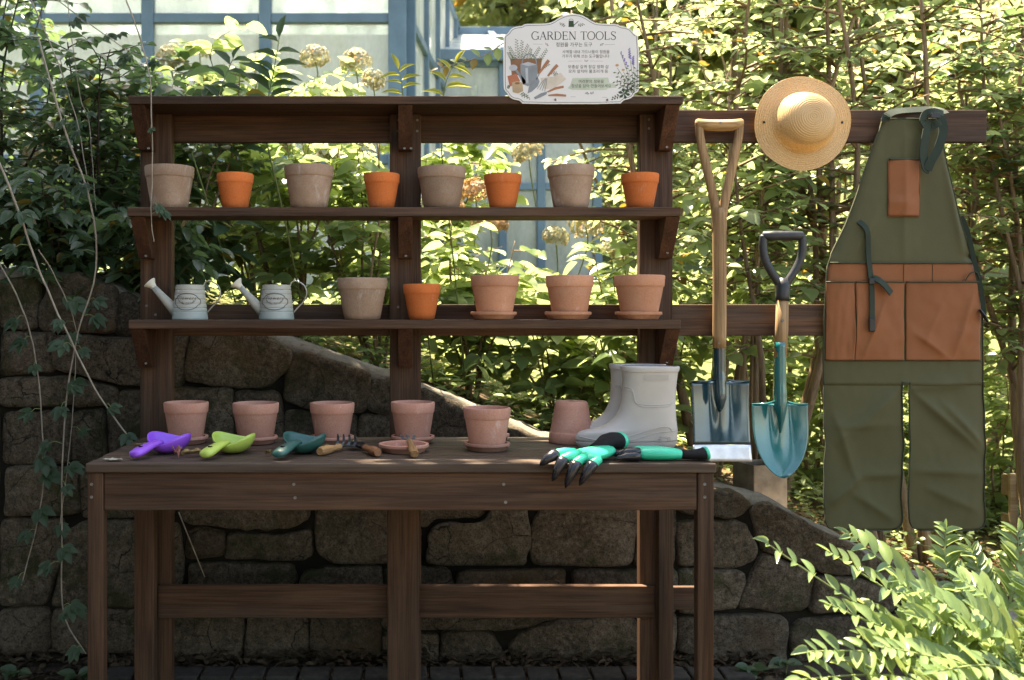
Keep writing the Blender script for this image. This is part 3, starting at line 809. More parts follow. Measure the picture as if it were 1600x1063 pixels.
# ------------------------------------------------------------------ plastic soil scoops
def plastic(name, c):
    m = mat_simple(name, c, .38, .5, 0, .06, 8); return m
def scoop(label, mat, loc, rz):
    t = thing('soil_scoop', label, 'scoop', loc, 'plastic soil scoops', rot=(0, 0, rz))
    o0 = (0, 0, 0); n = 40; A, B, H = .058, .062, .046
    def rimz(th):  # th: 0 = +y (lip), pi = handle
        side = math.sin(th)**2
        return .034 + .027*side - .004*(1+math.cos(th-math.pi))/2*1.0 + .004*max(0, math.cos(th))
    def shell(off):
        rg = []
        for j in range(9):
            f = j/8
            ring = []
            for i in range(n):
                th = 2*math.pi*i/n
                zt = rimz(th)
                rr = math.sin(f*math.pi/2)**.75
                fl = 1 + .10*abs(math.sin(th))**2
                tip = 1 + .35*max(0, math.cos(th))**3
                zz = off + (zt-off)*(1-math.cos(f*math.pi/2))**.9
                ring.append(((A-off)*rr*math.sin(th)*fl, (B-off)*rr*math.cos(th)*tip, zz + (0 if f < 1 else 0)))
            rg.append(ring)
        return rg
    outer, inner = shell(0.0), shell(.0028)
    MB().rings(outer + inner[::-1], False, False).build('bowl', mat, t, org=o0, smooth=True)
    # handle towards -y with a round hanging hole
    L = .098; sec = 16; rg = []
    pts = [(-.044, .036, .016), (-.058, .036, .0165), (-.085, .032, .0185), (-.112, .026, .0215), (-.136, .0205, .0225), (-.151, .0175, .0200), (-.159, .0150, .0120)]
    for y, z, w in pts:
        rg.append([(w*math.cos(2*math.pi*i/sec), y, z+.0125*math.sin(2*math.pi*i/sec)*(w/.0200)*(.8 if math.sin(2*math.pi*i/sec) > 0 else 1.0)) for i in range(sec)])
    MB().rings(rg, True, True).build('handle', mat, t, org=o0, smooth=True)
    MB().prism_x([(-.050, .046), (-.045, .020), (-.066, .026), (-.070, .033)], -.0035, .0035).build('rib', mat, t, org=o0, bevel=.0015)
    rg = []
    for k in range(2):
        rg.append([(.0066*math.cos(2*math.pi*i/16), -.124+.0090*math.sin(2*math.pi*i/16), .0308+.0040*k-.0016*math.sin(2*math.pi*i/16)) for i in range(16)])
    MB().rings(rg, False, True).build('hanging_hole', M['hole'], t, org=o0)
    return t
M['hole'] = mat_simple('dark_hole', (.006, .006, .006), .9, .1)
M['purple'] = plastic('purple_plastic', (.30, .085, .66))
M['lime'] = plastic('lime_plastic', (.42, .55, .10))
M['dgreen'] = plastic('dark_green_plastic', (.022, .10, .085))
for p, m, w, rz in ((262, 'purple', 'bright purple plastic scoop lying on the bench', -.42), (363, 'lime', 'lime green plastic scoop lying on the bench', -.36), (474, 'dgreen', 'dark teal green plastic scoop lying on the bench', -.40)):
    scoop(w, M[m], (bx(p+2, -.40), -.40, BZ+.001), rz)

# ------------------------------------------------------------------ little hand tools
M['handle_wood'] = mat_wood('turned_light_wood', 1, (.26, .12, .045), (.52, .30, .13))
M['handle_red'] = mat_wood('turned_red_wood', 1, (.22, .085, .035), (.44, .20, .09))
def turned_handle(t, mat, L=.11, r=.0125):
    rg = []
    for y, k in ((0, .75), (-.004, .8), (-.03*L/.11, .72), (-.06*L/.11, 1.0), (-.09*L/.11, 1.08), (-L+.004, 1.0), (-L, .86)):
        rg.append([(r*k*math.cos(2*math.pi*i/16), y, r*k*math.sin(2*math.pi*i/16)) for i in range(16)])
    MB().rings(rg, True, True).build('handle', mat, t, org=(0,0,0), smooth=True, auto=50)
def hand_rake(label, loc, rz, mat, tines=4, rx=0.0, up=1):
    t = thing('hand_rake', label, 'hand rake', loc, 'small hand tools on the bench', rot=(rx, 0, rz))
    turned_handle(t, mat)
    m = MB().tube([(0, -.002, 0), (0, .03, 0)], .004, 8); m.build('shaft', M['tool_metal'], t, org=(0,0,0), smooth=True)
    MB().box(-.036, .036, .028, .037, -.003, .003).build('head_bar', M['tool_metal'], t, org=(0,0,0), bevel=.001)
    for i in range(tines):
        x = -.030+.060*i/(tines-1)
        MB().ribbon([(x, .033, .0), (x, .040, .010*up), (x, .041, .022*up), (x, .039, .033*up)], (0, 1, 0.05), [.008, .008, .0075, .004], .001).build('tine', M['tool_metal'], t, org=(0,0,0))
    return t
hand_rake('small rake with upright steel tines and tan handle beside the dark green scoop', (bx(530, -.38), -.36, BZ+.0132), R(-27), M['handle_wood'])
def hand_trowel(label, loc, rz, mat):
    t = thing('hand_trowel', label, 'hand trowel', loc, 'small hand tools on the bench', rot=(0, 0, rz))
    turned_handle(t, mat)
    MB().tube([(0, -.002, 0), (0, .028, 0)], .004, 8).build('shaft', M['dark_metal'], t, org=(0,0,0), smooth=True)
    rg = []
    for k in range(9):
        u = k/8; w = .024*math.sin(math.pi*(.18+.82*(1-u)))**.6 if u < 1 else .001
        ring = []
        for i in range(7):
            v = -1+2*i/6; ring.append((w*v, .026+.075*u, -.008+.010*v*v+.004*u))
        rg.append(ring)
    o = MB().rings(rg, False, False, closed=False).build('blade', M['dark_metal'], t, org=(0,0,0), smooth=True)
    s = o.modifiers.new('th', 'SOLIDIFY'); s.thickness = .0016
    return t
hand_trowel('small black trowel with red brown handle left of the empty saucer', (bx(570, -.38), -.38, BZ+.0137), R(22), M['handle_red'])
def hand_fork(label, loc, rz, rx, mat):
    t = thing('hand_fork', label, 'hand fork', loc, 'small hand tools on the bench', rot=(rx, 0, rz))
    turned_handle(t, mat, .10)
    MB().tube([(0, -.002, 0), (0, .018, 0)], .004, 8).build('shaft', M['tool_metal'], t, org=(0,0,0), smooth=True)
    for s in (-1, 0, 1):
        MB().ribbon([(0, .012, 0), (s*.016, .024, .002), (s*.019, .045, .002), (s*.019, .066, -.003)], (0, 0, 1), [.006, .009, .0095, .004], .001).build('tine', M['tool_metal'], t, org=(0,0,0))
    return t
hand_fork('small three pronged fork with pale wood handle lying across the empty saucer', (bx(640, -.40), -.405, BZ+.0345), R(8), R(13), M['handle_wood'])

# ------------------------------------------------------------------ dry leaves and flower head lying on the bench top
M['dry'] = mat_simple('dry_leaf', (.30, .20, .085), .8, .2, 0, .5, 60)
M['dry_pink'] = mat_simple('withered_petals', (.40, .17, .14), .8, .2, 0, .45, 90)
M['dry_pale'] = mat_simple('bleached_leaf', (.46, .43, .33), .8, .2, 0, .3, 60)
def curled_leaf(name, label, cat, loc, L, wd, curl, rz, mat, seed, group='dead leaves on the bench top'):
    rr = random.Random(seed); rg = []
    for k in range(9):
        u = k/8; w = wd*math.sin(math.pi*(u*.92+.04)); cz = .006+.5*curl*math.sin(u*math.pi)+.003*rr.random()
        ring = []
        for i in range(7):
            v = -1+2*i/6; ring.append((w*v*(.7+.2*rr.random()), L*(u-.5), max(.0008, cz + curl*abs(v)**1.5*(.6+.6*rr.random())-.004)))
        rg.append(ring)
    o = MB().rings(rg, False, False, closed=False).build(name, mat, None, smooth=True)
    s = o.modifiers.new('th', 'SOLIDIFY'); s.thickness = .0006
    o.location = loc; o.rotation_euler = (0, 0, rz)
    return tag(o, label, cat, group)
YB = -.47
curled_leaf('dry_leaf', 'curled ochre dead leaf between the purple and lime scoops', 'dead leaf', (bx(303, YB), YB, BZ), .075, .016, .012, R(-78), M['dry'], 4)
o = curled_leaf('withered_flower', 'withered pinkish flower beside the purple scoop', 'dead flower', (bx(276, -.50), -.50, BZ), .040, .018, .022, R(30), M['dry_pink'], 9)
curled_leaf('dry_leaf', 'pale bleached dead leaf flat at the left end of the bench', 'dead leaf', (bx(176, -.555), -.555, BZ), .058, .018, .002, R(80), M['dry_pale'], 12)
curled_leaf('dry_leaf', 'small curled leaf between the lime and dark green scoops', 'dead leaf', (bx(419, -.45), -.45, BZ), .020, .010, .010, R(50), M['dry'], 15)
curled_leaf('dry_leaf', 'small dead leaf beside the little rake', 'dead leaf', (bx(508, -.30), -.30, BZ), .035, .010, .006, R(60), M['dry'], 16)
curled_leaf('dry_leaf', 'greenish dead leaf at the bench corner behind the purple scoop', 'dead leaf', (bx(226, -.27), -.27, BZ), .06, .014, .006, R(95), M['dry'], 18)
curled_leaf('dry_leaf', 'dry leaf before the third pink pot, behind the rake tines', 'dead leaf', (bx(557, -.24), -.24, BZ), .045, .012, .009, R(70), M['dry'], 19)

# ------------------------------------------------------------------ rubber boots
M['boot'] = mat_simple('grey_rubber', (.47, .425, .385), .5, .45, 0, .06, 9)
M['boot_sole'] = mat_simple('grey_rubber_sole', (.42, .378, .342), .6, .4, 0, .06, 12)
M['boot_in'] = mat_simple('boot_lining', (.30, .28, .27), .9, .2, 0, .1, 30)
def boot(label, loc, rz):
    t = thing('rubber_boot', label, 'rubber boot', loc, 'pair of grey rubber boots', rot=(0, 0, rz))
    o0 = (0, 0, 0)
    ZF = [0, .01, .03, .042, .050, .0555, .060, .067, .076, .092, .115, .14, .2, .248]
    XF = [-.136, -.146, -.149, -.145, -.134, -.110, -.085, -.066, -.050, -.033, -.020, -.013, -.009, -.013]
    ZB = [0, .02, .05, .09, .15, .2, .248]; XB = [.140, .149, .151, .146, .143, .147, .153]
    HW = [.040, .044, .046, .045, .047, .052, .057]
    xf = lambda z: interp(z, ZF, XF); xb = lambda z: interp(z, ZB, XB); hw = lambda z: interp(z, ZB, HW)
    n = 48
    def ring(z, k=0.0, ins=0.0):
        a, b, w = xf(z)-k+ins, xb(z)+k-ins, hw(z)+k-ins; c = (a+b)/2; e = (b-a)/2
        out = []
        toe = max(0, min(1, (.07-z)/.05))
        for i in range(n):
            th = 2*math.pi*i/n; ct, st = math.cos(th), math.sin(th)
            p = .82
            x = c + e*math.copysign(abs(ct)**p, ct); y = w*math.copysign(abs(st)**(.82), st)
            if toe: 
                u = (x-a)/(b-a); y *= lerp(1, .80+.25*max(0, math.sin(math.pi*min(1, max(0, u)*1.25)))**.8 if u < .8 else 1.0, toe)
            out.append((x, y, z))
        return out
    zs = [.018, .024, .03, .036, .042, .046, .050, .0535, .0555, .058, .060, .063, .067, .071, .076, .083, .092, .103, .115, .128, .14, .16, .18, .2, .22, .236, .246]
    rg = [ring(z) for z in zs] + [ring(.246, 0, .004), ring(.235, 0, .005), ring(.2, 0, .006), ring(.14, 0, .008), ring(.1, 0, .010)]
    MB().rings(rg, True, True).build('body', M['boot'], t, org=o0, smooth=True, sub=1)
    MB().rings([ring(.0, -.001), ring(.002, .001), ring(.014, .0025), ring(.0195, .002), ring(.0205, -.003)], True, True).build('sole', M['boot_sole'], t, org=o0, smooth=True, auto=40)
    # collar band
    MB().rings([ring(.231, -.001), ring(.232, .0022), ring(.244, .0028), ring(.2475, .001), ring(.2478, -.003)], False, False).build('collar', M['boot'], t, org=o0, smooth=True, auto=50)
    def sidept(x, z, s, out=.0005):
        a, b, w = xf(z), xb(z), hw(z); c = (a+b)/2; e = (b-a)/2
        u = max(-1, min(1, (x-c)/e)); ct = math.copysign(abs(u)**(1/.82), u); st = math.sqrt(max(0, 1-ct*ct))
        y = w*st**.82
        toe = max(0, min(1, (.07-z)/.05))
        if toe:
            q = (x-a)/(b-a); y *= lerp(1, .80+.25*max(0, math.sin(math.pi*min(1, max(0, q)*1.25)))**.8 if q < .8 else 1.0, toe)
        return (x, s*(y+out), z)
    for s in (-1, 1):
        for off in (0, .007):
            ln = [(-.008, .186-off), (.006, .182-off), (.012+off*.3, .170-off), (.014+off*.6, .150-off), (.022+off, .138-off*1.0), (.05, .134-off), (.105, .134-off), (.128-off, .139-off), (.139-off*.3, .155-off*.6), (.146, .180)]
            MB().tube([sidept(q.x, q.z, s) for q in spline([(x, 0, z) for x, z in ln], 46)], .0013, 6).build('seam_ridge', M['boot'], t, org=o0, smooth=True)
        ln = [(-.140, .036), (-.11, .030), (-.06, .024), (-.01, .026), (.03, .034), (.07, .047), (.11, .052), (.146, .054)]
        MB().tube([sidept(q.x, q.z, s) for q in spline([(x, 0, z) for x, z in ln], 40)], .0014, 6).build('seam_ridge', M['boot'], t, org=o0, smooth=True)
        ln = [(-.02, .034), (.04, .052), (.09, .066), (.118, .064), (.128, .050)]
        MB().tube([sidept(q.x, q.z, s) for q in spline([(x, 0, z) for x, z in ln], 30)], .0013, 6).build('seam_ridge', M['boot'], t, org=o0, smooth=True)
        for kk in (0, 1):
            ln = [(.075+.01*kk, .023), (.085+.008*kk, .034-.003*kk), (.105, .038-.004*kk), (.120-.006*kk, .034-.003*kk), (.122-.008*kk, .023)]
            MB().tube([sidept(q.x, q.z, s) for q in spline([(x, 0, z) for x, z in ln], 18)], .0009, 5).build('seam_ridge', M['boot'], t, org=o0, smooth=True)
        x0, x1, z0, z1 = .040, .112, .207, .223
        fr = [(x0, z0), (x1, z0), (x1, z1), (x0, z1)]
        m = MB(); k = 10
        top_ = [sidept(lerp(x0, x1, i/k), z1, s, .0011) for i in range(k+1)]; bot_ = [sidept(lerp(x0, x1, i/k), z0, s, .0011) for i in range(k+1)]
        t2 = [sidept(lerp(x0, x1, i/k), z1, s, -.002) for i in range(k+1)]; b2 = [sidept(lerp(x0, x1, i/k), z0, s, -.002) for i in range(k+1)]
        m.rings([top_, bot_], False, False, closed=False); m.rings([t2, top_], False, False, closed=False); m.rings([bot_, b2], False, False, closed=False)
        m.add([t2[0], top_[0], bot_[0], b2[0]], [(0, 1, 2, 3)]); m.add([t2[-1], top_[-1], bot_[-1], b2[-1]], [(0, 1, 2, 3)])
        m.build('label_plate', M['boot_sole'], t, org=o0)
    return t
boot('grey rubber boot nearer the front edge of the bench', (bx(978, -.275), -.275, BZ), R(1)).scale = (1.04, 1, 1)
boot('grey rubber boot at the back of the pair, partly hidden', (bx(960, -.150), -.150, BZ), R(-1)).scale = (1.04, 1, 1)

# ------------------------------------------------------------------ gardening gloves with claws
M['glove_green'] = mat_simple('green_latex', (.0, .50, .30), .35, .5, 0, .1, 20)
M['glove_knit'] = mat_simple('black_knit', (.012, .012, .013), .9, .2, 0, .3, 200, .5, 500)
M['claw'] = mat_simple('black_claw_plastic', (.012, .013, .018), .24, .5, 0, .2, 10)
def ell(c, d, up, a, b, n=16):
    d = Vector(d).normalized(); s = d.cross(Vector(up)).normalized(); u = s.cross(d).normalized(); c = Vector(c)
    return [c + s*a*math.cos(2*math.pi*i/n) + u*b*math.sin(2*math.pi*i/n) for i in range(n)]
def loft(m, secs, up=(0, 0, 1), n=16, cap=(True, True)):
    rg = []; k = len(secs)
    for i, (c, a, b) in enumerate(secs):
        d = Vector(secs[min(i+1, k-1)][0]) - Vector(secs[max(i-1, 0)][0])
        rg.append(ell(c, d, up, a, b, n))
    return m.rings(rg, *cap)
def GP(px, py, Y, dz=0):  # point at a pixel and depth
    return W(px, py, Y)
YE = -.600
g = thing('gardening_glove', 'green and black clawed glove draped over the front edge of the bench', 'glove', (bx(910, -.55), -.55, BT), 'pair of clawed gardening gloves')
# palm: lies on the top, fingers hang past the edge
palm = [((bx(958, -.50), -.50, BT+.024), .014, .012), ((bx(945, -.525), -.53, BT+.024), .034, .017), ((bx(925, -.56), -.565, BT+.022), .046, .019), ((bx(908, -.59), -.595, BT+.020), .047, .017), ((bx(900, -.615), -.615, BT+.012), .040, .012)]
loft(MB(), palm).build('palm', M['glove_green'], g, smooth=True, sub=1)
# fingers (green) then claws (black, pointed); tips hang down in front of the apron
fing = [((898,706,-.60),(882,707,-.615),(868,710,-.625),(843,728,-.635)),
        ((905,708,-.612),(893,712,-.628),(880,718,-.640),(863,752,-.645)),
        ((915,712,-.615),(908,718,-.635),(900,724,-.648),(883,763,-.650)),
        ((932,712,-.612),(934,719,-.632),(926,725,-.648),(905,759,-.650))]
for A_, B_, C_, D_ in fing:
    a, b, c, d = W(*A_), W(*B_), W(*C_), W(*D_)
    loft(MB(), [(a, .010, .010), (b, .0125, .0125), (c, .0135, .0130), (c.lerp(d, .08), .0125, .012)], up=(0, -1, .3)).build('finger', M['glove_green'], g, smooth=True)
    mid = c.lerp(d, .55) + Vector((0, -.010, .006))
    loft(MB(), [(c.lerp(d, -.04), .0150, .0145), (c.lerp(d, .15)+Vector((0,-.004,.002)), .0158, .015), (mid, .0130, .0125), (c.lerp(d, .85)+Vector((0,-.003,.002)), .0075, .0075), (d, .0012, .0012)], up=(0, -1, .3)).build('claw', M['claw'], g, smooth=True)
# thumb and cuff rolled up towards the boots
loft(MB(), [((bx(935, -.50), -.52, BT+.020), .012, .012), ((bx(905, -.50), -.515, BT+.018), .011, .011), ((bx(888, -.49), -.505, BT+.013), .010, .010), ((bx(880, -.49), -.50, BT+.012), .004, .004)]).build('thumb', M['glove_knit'], g, smooth=True)
cuff = [((bx(925, -.53), -.53, BT+.026), .016, .014), ((bx(938, -.50), -.50, BT+.034), .022, .018), ((bx(948, -.475), -.475, BT+.043), .030, .022), ((bx(957, -.455), -.46, BT+.045), .032, .024), ((bx(966, -.44), -.445, BT+.042), .030, .024)]
loft(MB(), cuff, cap=(True, False)).build('cuff', M['glove_knit'], g, smooth=True)
loft(MB(), [((bx(965, -.442), -.447, BT+.042), .0306, .0246), ((bx(967.5, -.437), -.443, BT+.042), .0316, .0256), ((bx(970, -.432), -.439, BT+.041), .0300, .024)], cap=(False, True)).build('cuff_edge', M['glove_green'], g, smooth=True)
g = thing('gardening_glove', 'green and black glove lying flat at the right end of the bench', 'glove', (bx(1035, -.53), -.53, BT), 'pair of clawed gardening gloves')
z_ = BT+.020
body = [((bx(992, -.54), -.54, z_-.002), .020, .014), ((bx(1004, -.54), -.54, z_), .028, .0195), ((bx(1025, -.54), -.54, z_), .033, .0205), ((bx(1045, -.54), -.54, z_-.001), .030, .0185), ((bx(1060, -.54), -.54, z_-.003), .023, .015), ((bx(1067, -.54), -.54, z_-.004), .018, .013)]
loft(MB(), body).build('palm', M['glove_green'], g, smooth=True, sub=1)
cf = [((bx(1058, -.54), -.54, z_-.004), .018, .0125), ((bx(1075, -.54), -.54, z_-.004), .024, .0125), ((bx(1092, -.54), -.54, z_-.003), .031, .0145), ((bx(1101, -.54), -.54, z_-.001), .034, .017)]
loft(MB(), cf).build('cuff', M['glove_knit'], g, smooth=True)
loft(MB(), [((bx(1100, -.54), -.54, z_-.001), .0345, .0175), ((bx(1104.5, -.54), -.54, z_), .0355, .0185)]).build('cuff_edge', M['glove_green'], g, smooth=True)
for i, (yy, zz, x1) in enumerate(((-.568, .015, 962), (-.550, .024, 968), (-.528, .022, 960), (-.510, .016, 965))):
    loft(MB(), [((bx(1000, yy), yy, BT+zz), .0125, .012), ((bx(990, yy), yy, BT+zz), .0135, .0130), ((bx(978, yy), yy-.002, BT+zz), .012, .0115), ((bx(x1+4, yy), yy-.004, BT+zz-.004), .0075, .007), ((bx(x1-4, yy), yy-.006, BT+max(.004, zz-.010)), .0015, .0015)]).build('claw', M['claw'], g, smooth=True)
loft(MB(), [((bx(1012, -.50), -.505, z_+.005), .011, .010), ((bx(998, -.49), -.490, z_+.004), .011, .010), ((bx(985, -.485), -.485, z_-.001), .010, .009), ((bx(975, -.485), -.485, z_-.004), .004, .004)]).build('thumb', M['glove_green'], g, smooth=True)
# ------------------------------------------------------------------ spade and shovel hanging on the rails
M['ash'] = mat_wood('ash_handle', 2, (.20, .105, .045), (.52, .34, .17))
M['ash_x'] = mat_wood('ash_grip', 0, (.30, .15, .05), (.60, .38, .17))
M['enamel'] = mat_simple('sky_tinted_green_enamel', (.010, .045, .060), .14, .5, 0, .2, 6, coat=1.0)  # dark green paint; its blue tint stands in for reflected sky
M['teal'] = mat_simple('teal_enamel', (.0, .13, .13), .2, .5, 0, .2, 6, coat=.9)
M['bright'] = mat_simple('bare_steel', (.78, .79, .82), .42, .5, .75, .12, 30)
M['grip'] = mat_simple('black_grip_plastic', (.022, .023, .026), .42, .45, 0, .2, 30)
YT = .012
def blade(m, cx, ztop, H, wf, v0, v1, fwd, dish, sock, n=24, rows=18):
    rg = []
    for j in range(rows+1):
        v = lerp(v0, v1, j/rows); w = wf(v); ring = []
        for i in range(n+1):
            u = -1+2*i/n
            y = YT - fwd*v**1.6 - dish*u*u*(1-.35*v) + .012
            bul = sock*max(0, 1-v/.62)
            y -= bul*math.exp(-(u*w/(.014+.010*v))**2)
            y += .012*math.exp(-((abs(u*w)-.035)/.02)**2)*max(0, 1-v)*.6
            ring.append((cx+u*w, y, ztop-H*v))
        rg.append(ring)
    return m.rings(rg, False, False, closed=False)
def solid(o, t=.0022):
    s = o.modifiers.new('th', 'SOLIDIFY'); s.thickness = t; s.offset = 0; return o
c0 = W(1124, 597, YT)
sp = thing('spade', 'square bladed spade with a wooden Y shaped handle hanging on the rail', 'spade', W(1124, 720, YT))
x_, zt_ = c0.x, c0.z
top_z = W(0, 190, YT).z; sp_z = W(0, 335, YT).z; sock_z = W(0, 530, YT).z
kt = (YT-CAMY)/FPX
MB().tube(spline([(x_, YT, sp_z+.02), (x_, YT, sp_z-.1), (x_+.001, YT, lerp(sp_z, sock_z, .5)), (x_, YT, sock_z-.03)], 14), [.0235]+[.0265]*6+[.0265]*6+[.0255], 18, flat=.85).build('shaft', M['ash'], sp, smooth=True)
for s in (-1, 1):
    pts = [(x_+s*.010, YT, sp_z-.055), (x_+s*.0125, YT, sp_z+.01), (x_+s*.024, YT, sp_z+.075), (x_+s*.040, YT, sp_z+.145), (x_+s*.056, YT, sp_z+.215), (x_+s*.065, YT, sp_z+.265), (x_+s*.067, YT, top_z)]
    MB().tube(spline(pts, 26), [.0125]*4+[.0135]*14+[.0125]*8, 12, flat=1.15).build('yoke_arm', M['ash'], sp, smooth=True)
MB().tube([(x_-.078, YT, top_z-.006), (x_-.074, YT, top_z-.006), (x_-.04, YT-.001, top_z-.013), (x_, YT-.001, top_z-.014), (x_+.04, YT-.001, top_z-.013), (x_+.074, YT, top_z-.006), (x_+.078, YT, top_z-.006)], [.012, .0155, .019, .0195, .019, .0155, .012], 16).build('grip', M['ash_x'], sp, smooth=True)
screw(1126, 192, YT-.0197, sp)
# socket running down into the blade
MB().tube(spline([(x_, YT, sock_z), (x_, YT, sock_z-.1), (x_, YT-.004, zt_+.0), (x_, YT-.009, zt_-.07), (x_, YT+.0, zt_-.10)], 20), [.0235]+[.025]*3+[.0255]*6+[.025]*4+[.020, .017, .013, .009, .006, .003], 16, flat=.8).build('socket', M['enamel'], sp, smooth=True)
screw(1124, 536, YT-.0235, sp)
w_s = 45.5*kt; H_s = (720-597)*kt
solid(blade(MB(), x_+.001*0+.0035, zt_, H_s, lambda v: w_s*(1-.03*math.sin(math.pi*v)), 0, .79, .030, .010, .012).build('blade', M['enamel'], sp, smooth=True))
solid(blade(MB(), x_+.0035, zt_, H_s, lambda v: w_s*(1-.03*math.sin(math.pi*v)), .792, 1.0, .030, .010, .012, rows=5).build('cutting_edge', M['bright'], sp, smooth=True))
for s in (-1, 1):
    MB().tube([(x_+s*.022+.0035, YT-.004, zt_+.008), (x_+s*.045+.0035, YT-.002, zt_+.002), (x_+s*w_s+.0035, YT+.001, zt_+.001)], .0036, 8).build('tread', M['enamel'], sp, smooth=True)

c1 = W(1219, 632, YT)
sh = thing('shovel', 'shorter shovel with black D grip and pointed teal blade hanging on the lower rail', 'shovel', W(1219, 745, YT))
x_, zt_ = c1.x, c1.z
gz0, gz1, gsz = W(0, 369, YT).z, W(0, 440, YT).z, W(0, 535, YT).z
xg = W(1223, 0, YT).x
MB().tube([(xg, YT, W(0, 452, YT).z), (lerp(xg, x_, .4), YT, gsz+.04), (x_, YT, gsz-.05)], [.0195, .021, .021], 16).build('shaft', M['ash'], sh, smooth=True)
gp = []
MB().tube([(xg-.067, YT, gz0-.006), (xg-.062, YT, gz0), (xg-.03, YT-.002, gz0+.001), (xg+.03, YT-.002, gz0+.001), (xg+.062, YT, gz0), (xg+.067, YT, gz0-.006)], [.010, .0155, .0165, .0165, .0155, .010], 14).build('grip_bar', M['grip'], sh, smooth=True)
for s in (-1, 1):
    MB().tube(spline([(xg+s*.063, YT, gz0+.002), (xg+s*.066, YT, gz0-.035), (xg+s*.058, YT, gz0-.080), (xg+s*.036, YT, gz0-.122), (xg+s*.012, YT, gz0-.158), (xg+s*.004, YT, gz0-.175)], 20), [.0125]*20, 12, flat=1.1).build('grip_arm', M['grip'], sh, smooth=True)
MB().tube([(xg, YT, gz0-.140), (xg, YT, gz0-.165), (xg-.001, YT, gz0-.20), (xg-.002, YT, gz0-.215)], [.016, .0235, .0225, .0225], 16).build('grip_socket', M['grip'], sh, smooth=True)
MB().tube(spline([(x_, YT, gsz), (x_, YT, gsz-.10), (x_, YT-.002, zt_+.02), (x_, YT-.008, zt_-.04), (x_, YT+.001, zt_-.095)], 20), [.0225]+[.0225]*7+[.0245]*4+[.022, .019, .016, .013, .010, .008, .006, .003], 16, flat=.85).build('socket', M['teal'], sh, smooth=True)
screw(1223, 501, YT-.0215, sh)
w_h = 43.5*kt; H_h = (745-632)*kt
wf = lambda v: w_h*(1.0 if v < .30 else max(.02, (1-((v-.30)/.70)**2.1)**.62))
solid(blade(MB(), x_, zt_, H_h, wf, 0, 1.0, .036, .012, .012, rows=26).build('blade', M['teal'], sh, smooth=True))
for s in (-1, 1):
    MB().tube([(x_+s*.020, YT-.004, zt_+.010), (x_+s*.045, YT-.002, zt_+.002), (x_+s*w_h, YT+.001, zt_)], .0034, 8).build('tread', M['teal'], sh, smooth=True)

# ------------------------------------------------------------------ straw hat
def mat_straw():
    t = NT('woven_straw')
    tc = t.n('ShaderNodeTexCoord'); sp = t.n('ShaderNodeSeparateXYZ'); t.l(tc.outputs['Object'], sp.inputs[0])
    an = t.n('ShaderNodeMath', operation='ARCTAN2'); t.l(sp.outputs['Z'], an.inputs[0]); t.l(sp.outputs['X'], an.inputs[1])
    x2 = t.n('ShaderNodeMath', operation='MULTIPLY'); t.l(sp.outputs['X'], x2.inputs[0]); t.l(sp.outputs['X'], x2.inputs[1])
    z2 = t.n('ShaderNodeMath', operation='MULTIPLY_ADD'); t.l(sp.outputs['Z'], z2.inputs[0]); t.l(sp.outputs['Z'], z2.inputs[1]); t.l(x2.outputs[0], z2.inputs[2])
    rr = t.n('ShaderNodeMath', operation='SQRT'); t.l(z2.outputs[0], rr.inputs[0])
    cb = t.n('ShaderNodeCombineXYZ'); m1 = t.n('ShaderNodeMath', operation='MULTIPLY', i_1=26.0); m2 = t.n('ShaderNodeMath', operation='MULTIPLY', i_1=330.0)
    t.l(an.outputs[0], m1.inputs[0]); t.l(rr.outputs[0], m2.inputs[0]); t.l(m1.outputs[0], cb.inputs[0]); t.l(m2.outputs[0], cb.inputs[1])
    n1 = t.noise(cb.outputs[0], 1.0, 4, .65); n2 = t.noise(tc.outputs['Object'], 14, 4, .6)
    c = t.ramp(n1, [(.32, (.42, .24, .085)), (.55, (.72, .46, .20)), (.75, (.88, .66, .36))])
    c = t.mix(t.ramp(n2, [(.4, 0.0), (.7, .35)]), c, (.62, .33, .11))
    t.base(c); t.set(Roughness=.36, Specular_IOR_Level=.6)
    t.bump(n1, .6, .0015)
    tr = t.n('ShaderNodeBsdfTranslucent'); tr.inputs[0].default_value = (.60, .46, .26, 1)
    mx = t.n('ShaderNodeMixShader', i_0=.18); t.l(t.b.outputs[0], mx.inputs[1]); t.l(tr.outputs[0], mx.inputs[2]); t.l(mx.outputs[0], t.out.inputs['Surface'])
    return t.m
M['straw'] = mat_straw()
YH = .030
hat = thing('straw_hat', 'round straw sun hat with domed crown hanging on the upper rail', 'hat', W(1252, 194, YH), rot=(R(-3), 0, R(1)))
prof = [(0, .098), (.018, .0975), (.038, .095), (.058, .088), (.074, .077), (.086, .060), (.0935, .042), (.098, .026), (.103, .017), (.112, .012), (.130, .008), (.146, .005), (.160, .003)]
pr = spline([(r, d, 0) for r, d in prof], 150)
acc = 0; rg = []; n = 96
for k, p in enumerate(pr):
    if k: acc += (pr[k]-pr[k-1]).length
    rip = .0016*abs(math.sin(math.pi*acc/.0072))
    ring = []
    for i in range(n):
        th = 2*math.pi*i/n
        r = max(.0004, p.x)*(1 + (.012*math.sin(2*th+.6)+.008*math.sin(3*th+1))*min(1, max(0, (p.x-.09)/.06)))
        wv = (.0045*math.sin(3*th+.4)+.003*math.sin(5*th))*min(1, max(0, (p.x-.10)/.06))
        ring.append((r*math.cos(th), -(p.y+rip)-wv-.004, r*math.sin(th)))
    rg.append(ring)
o = MB().rings(rg, False, False).build('crown_and_brim', M['straw'], hat, org=(0,0,0), smooth=True)
solid(o, .0016)
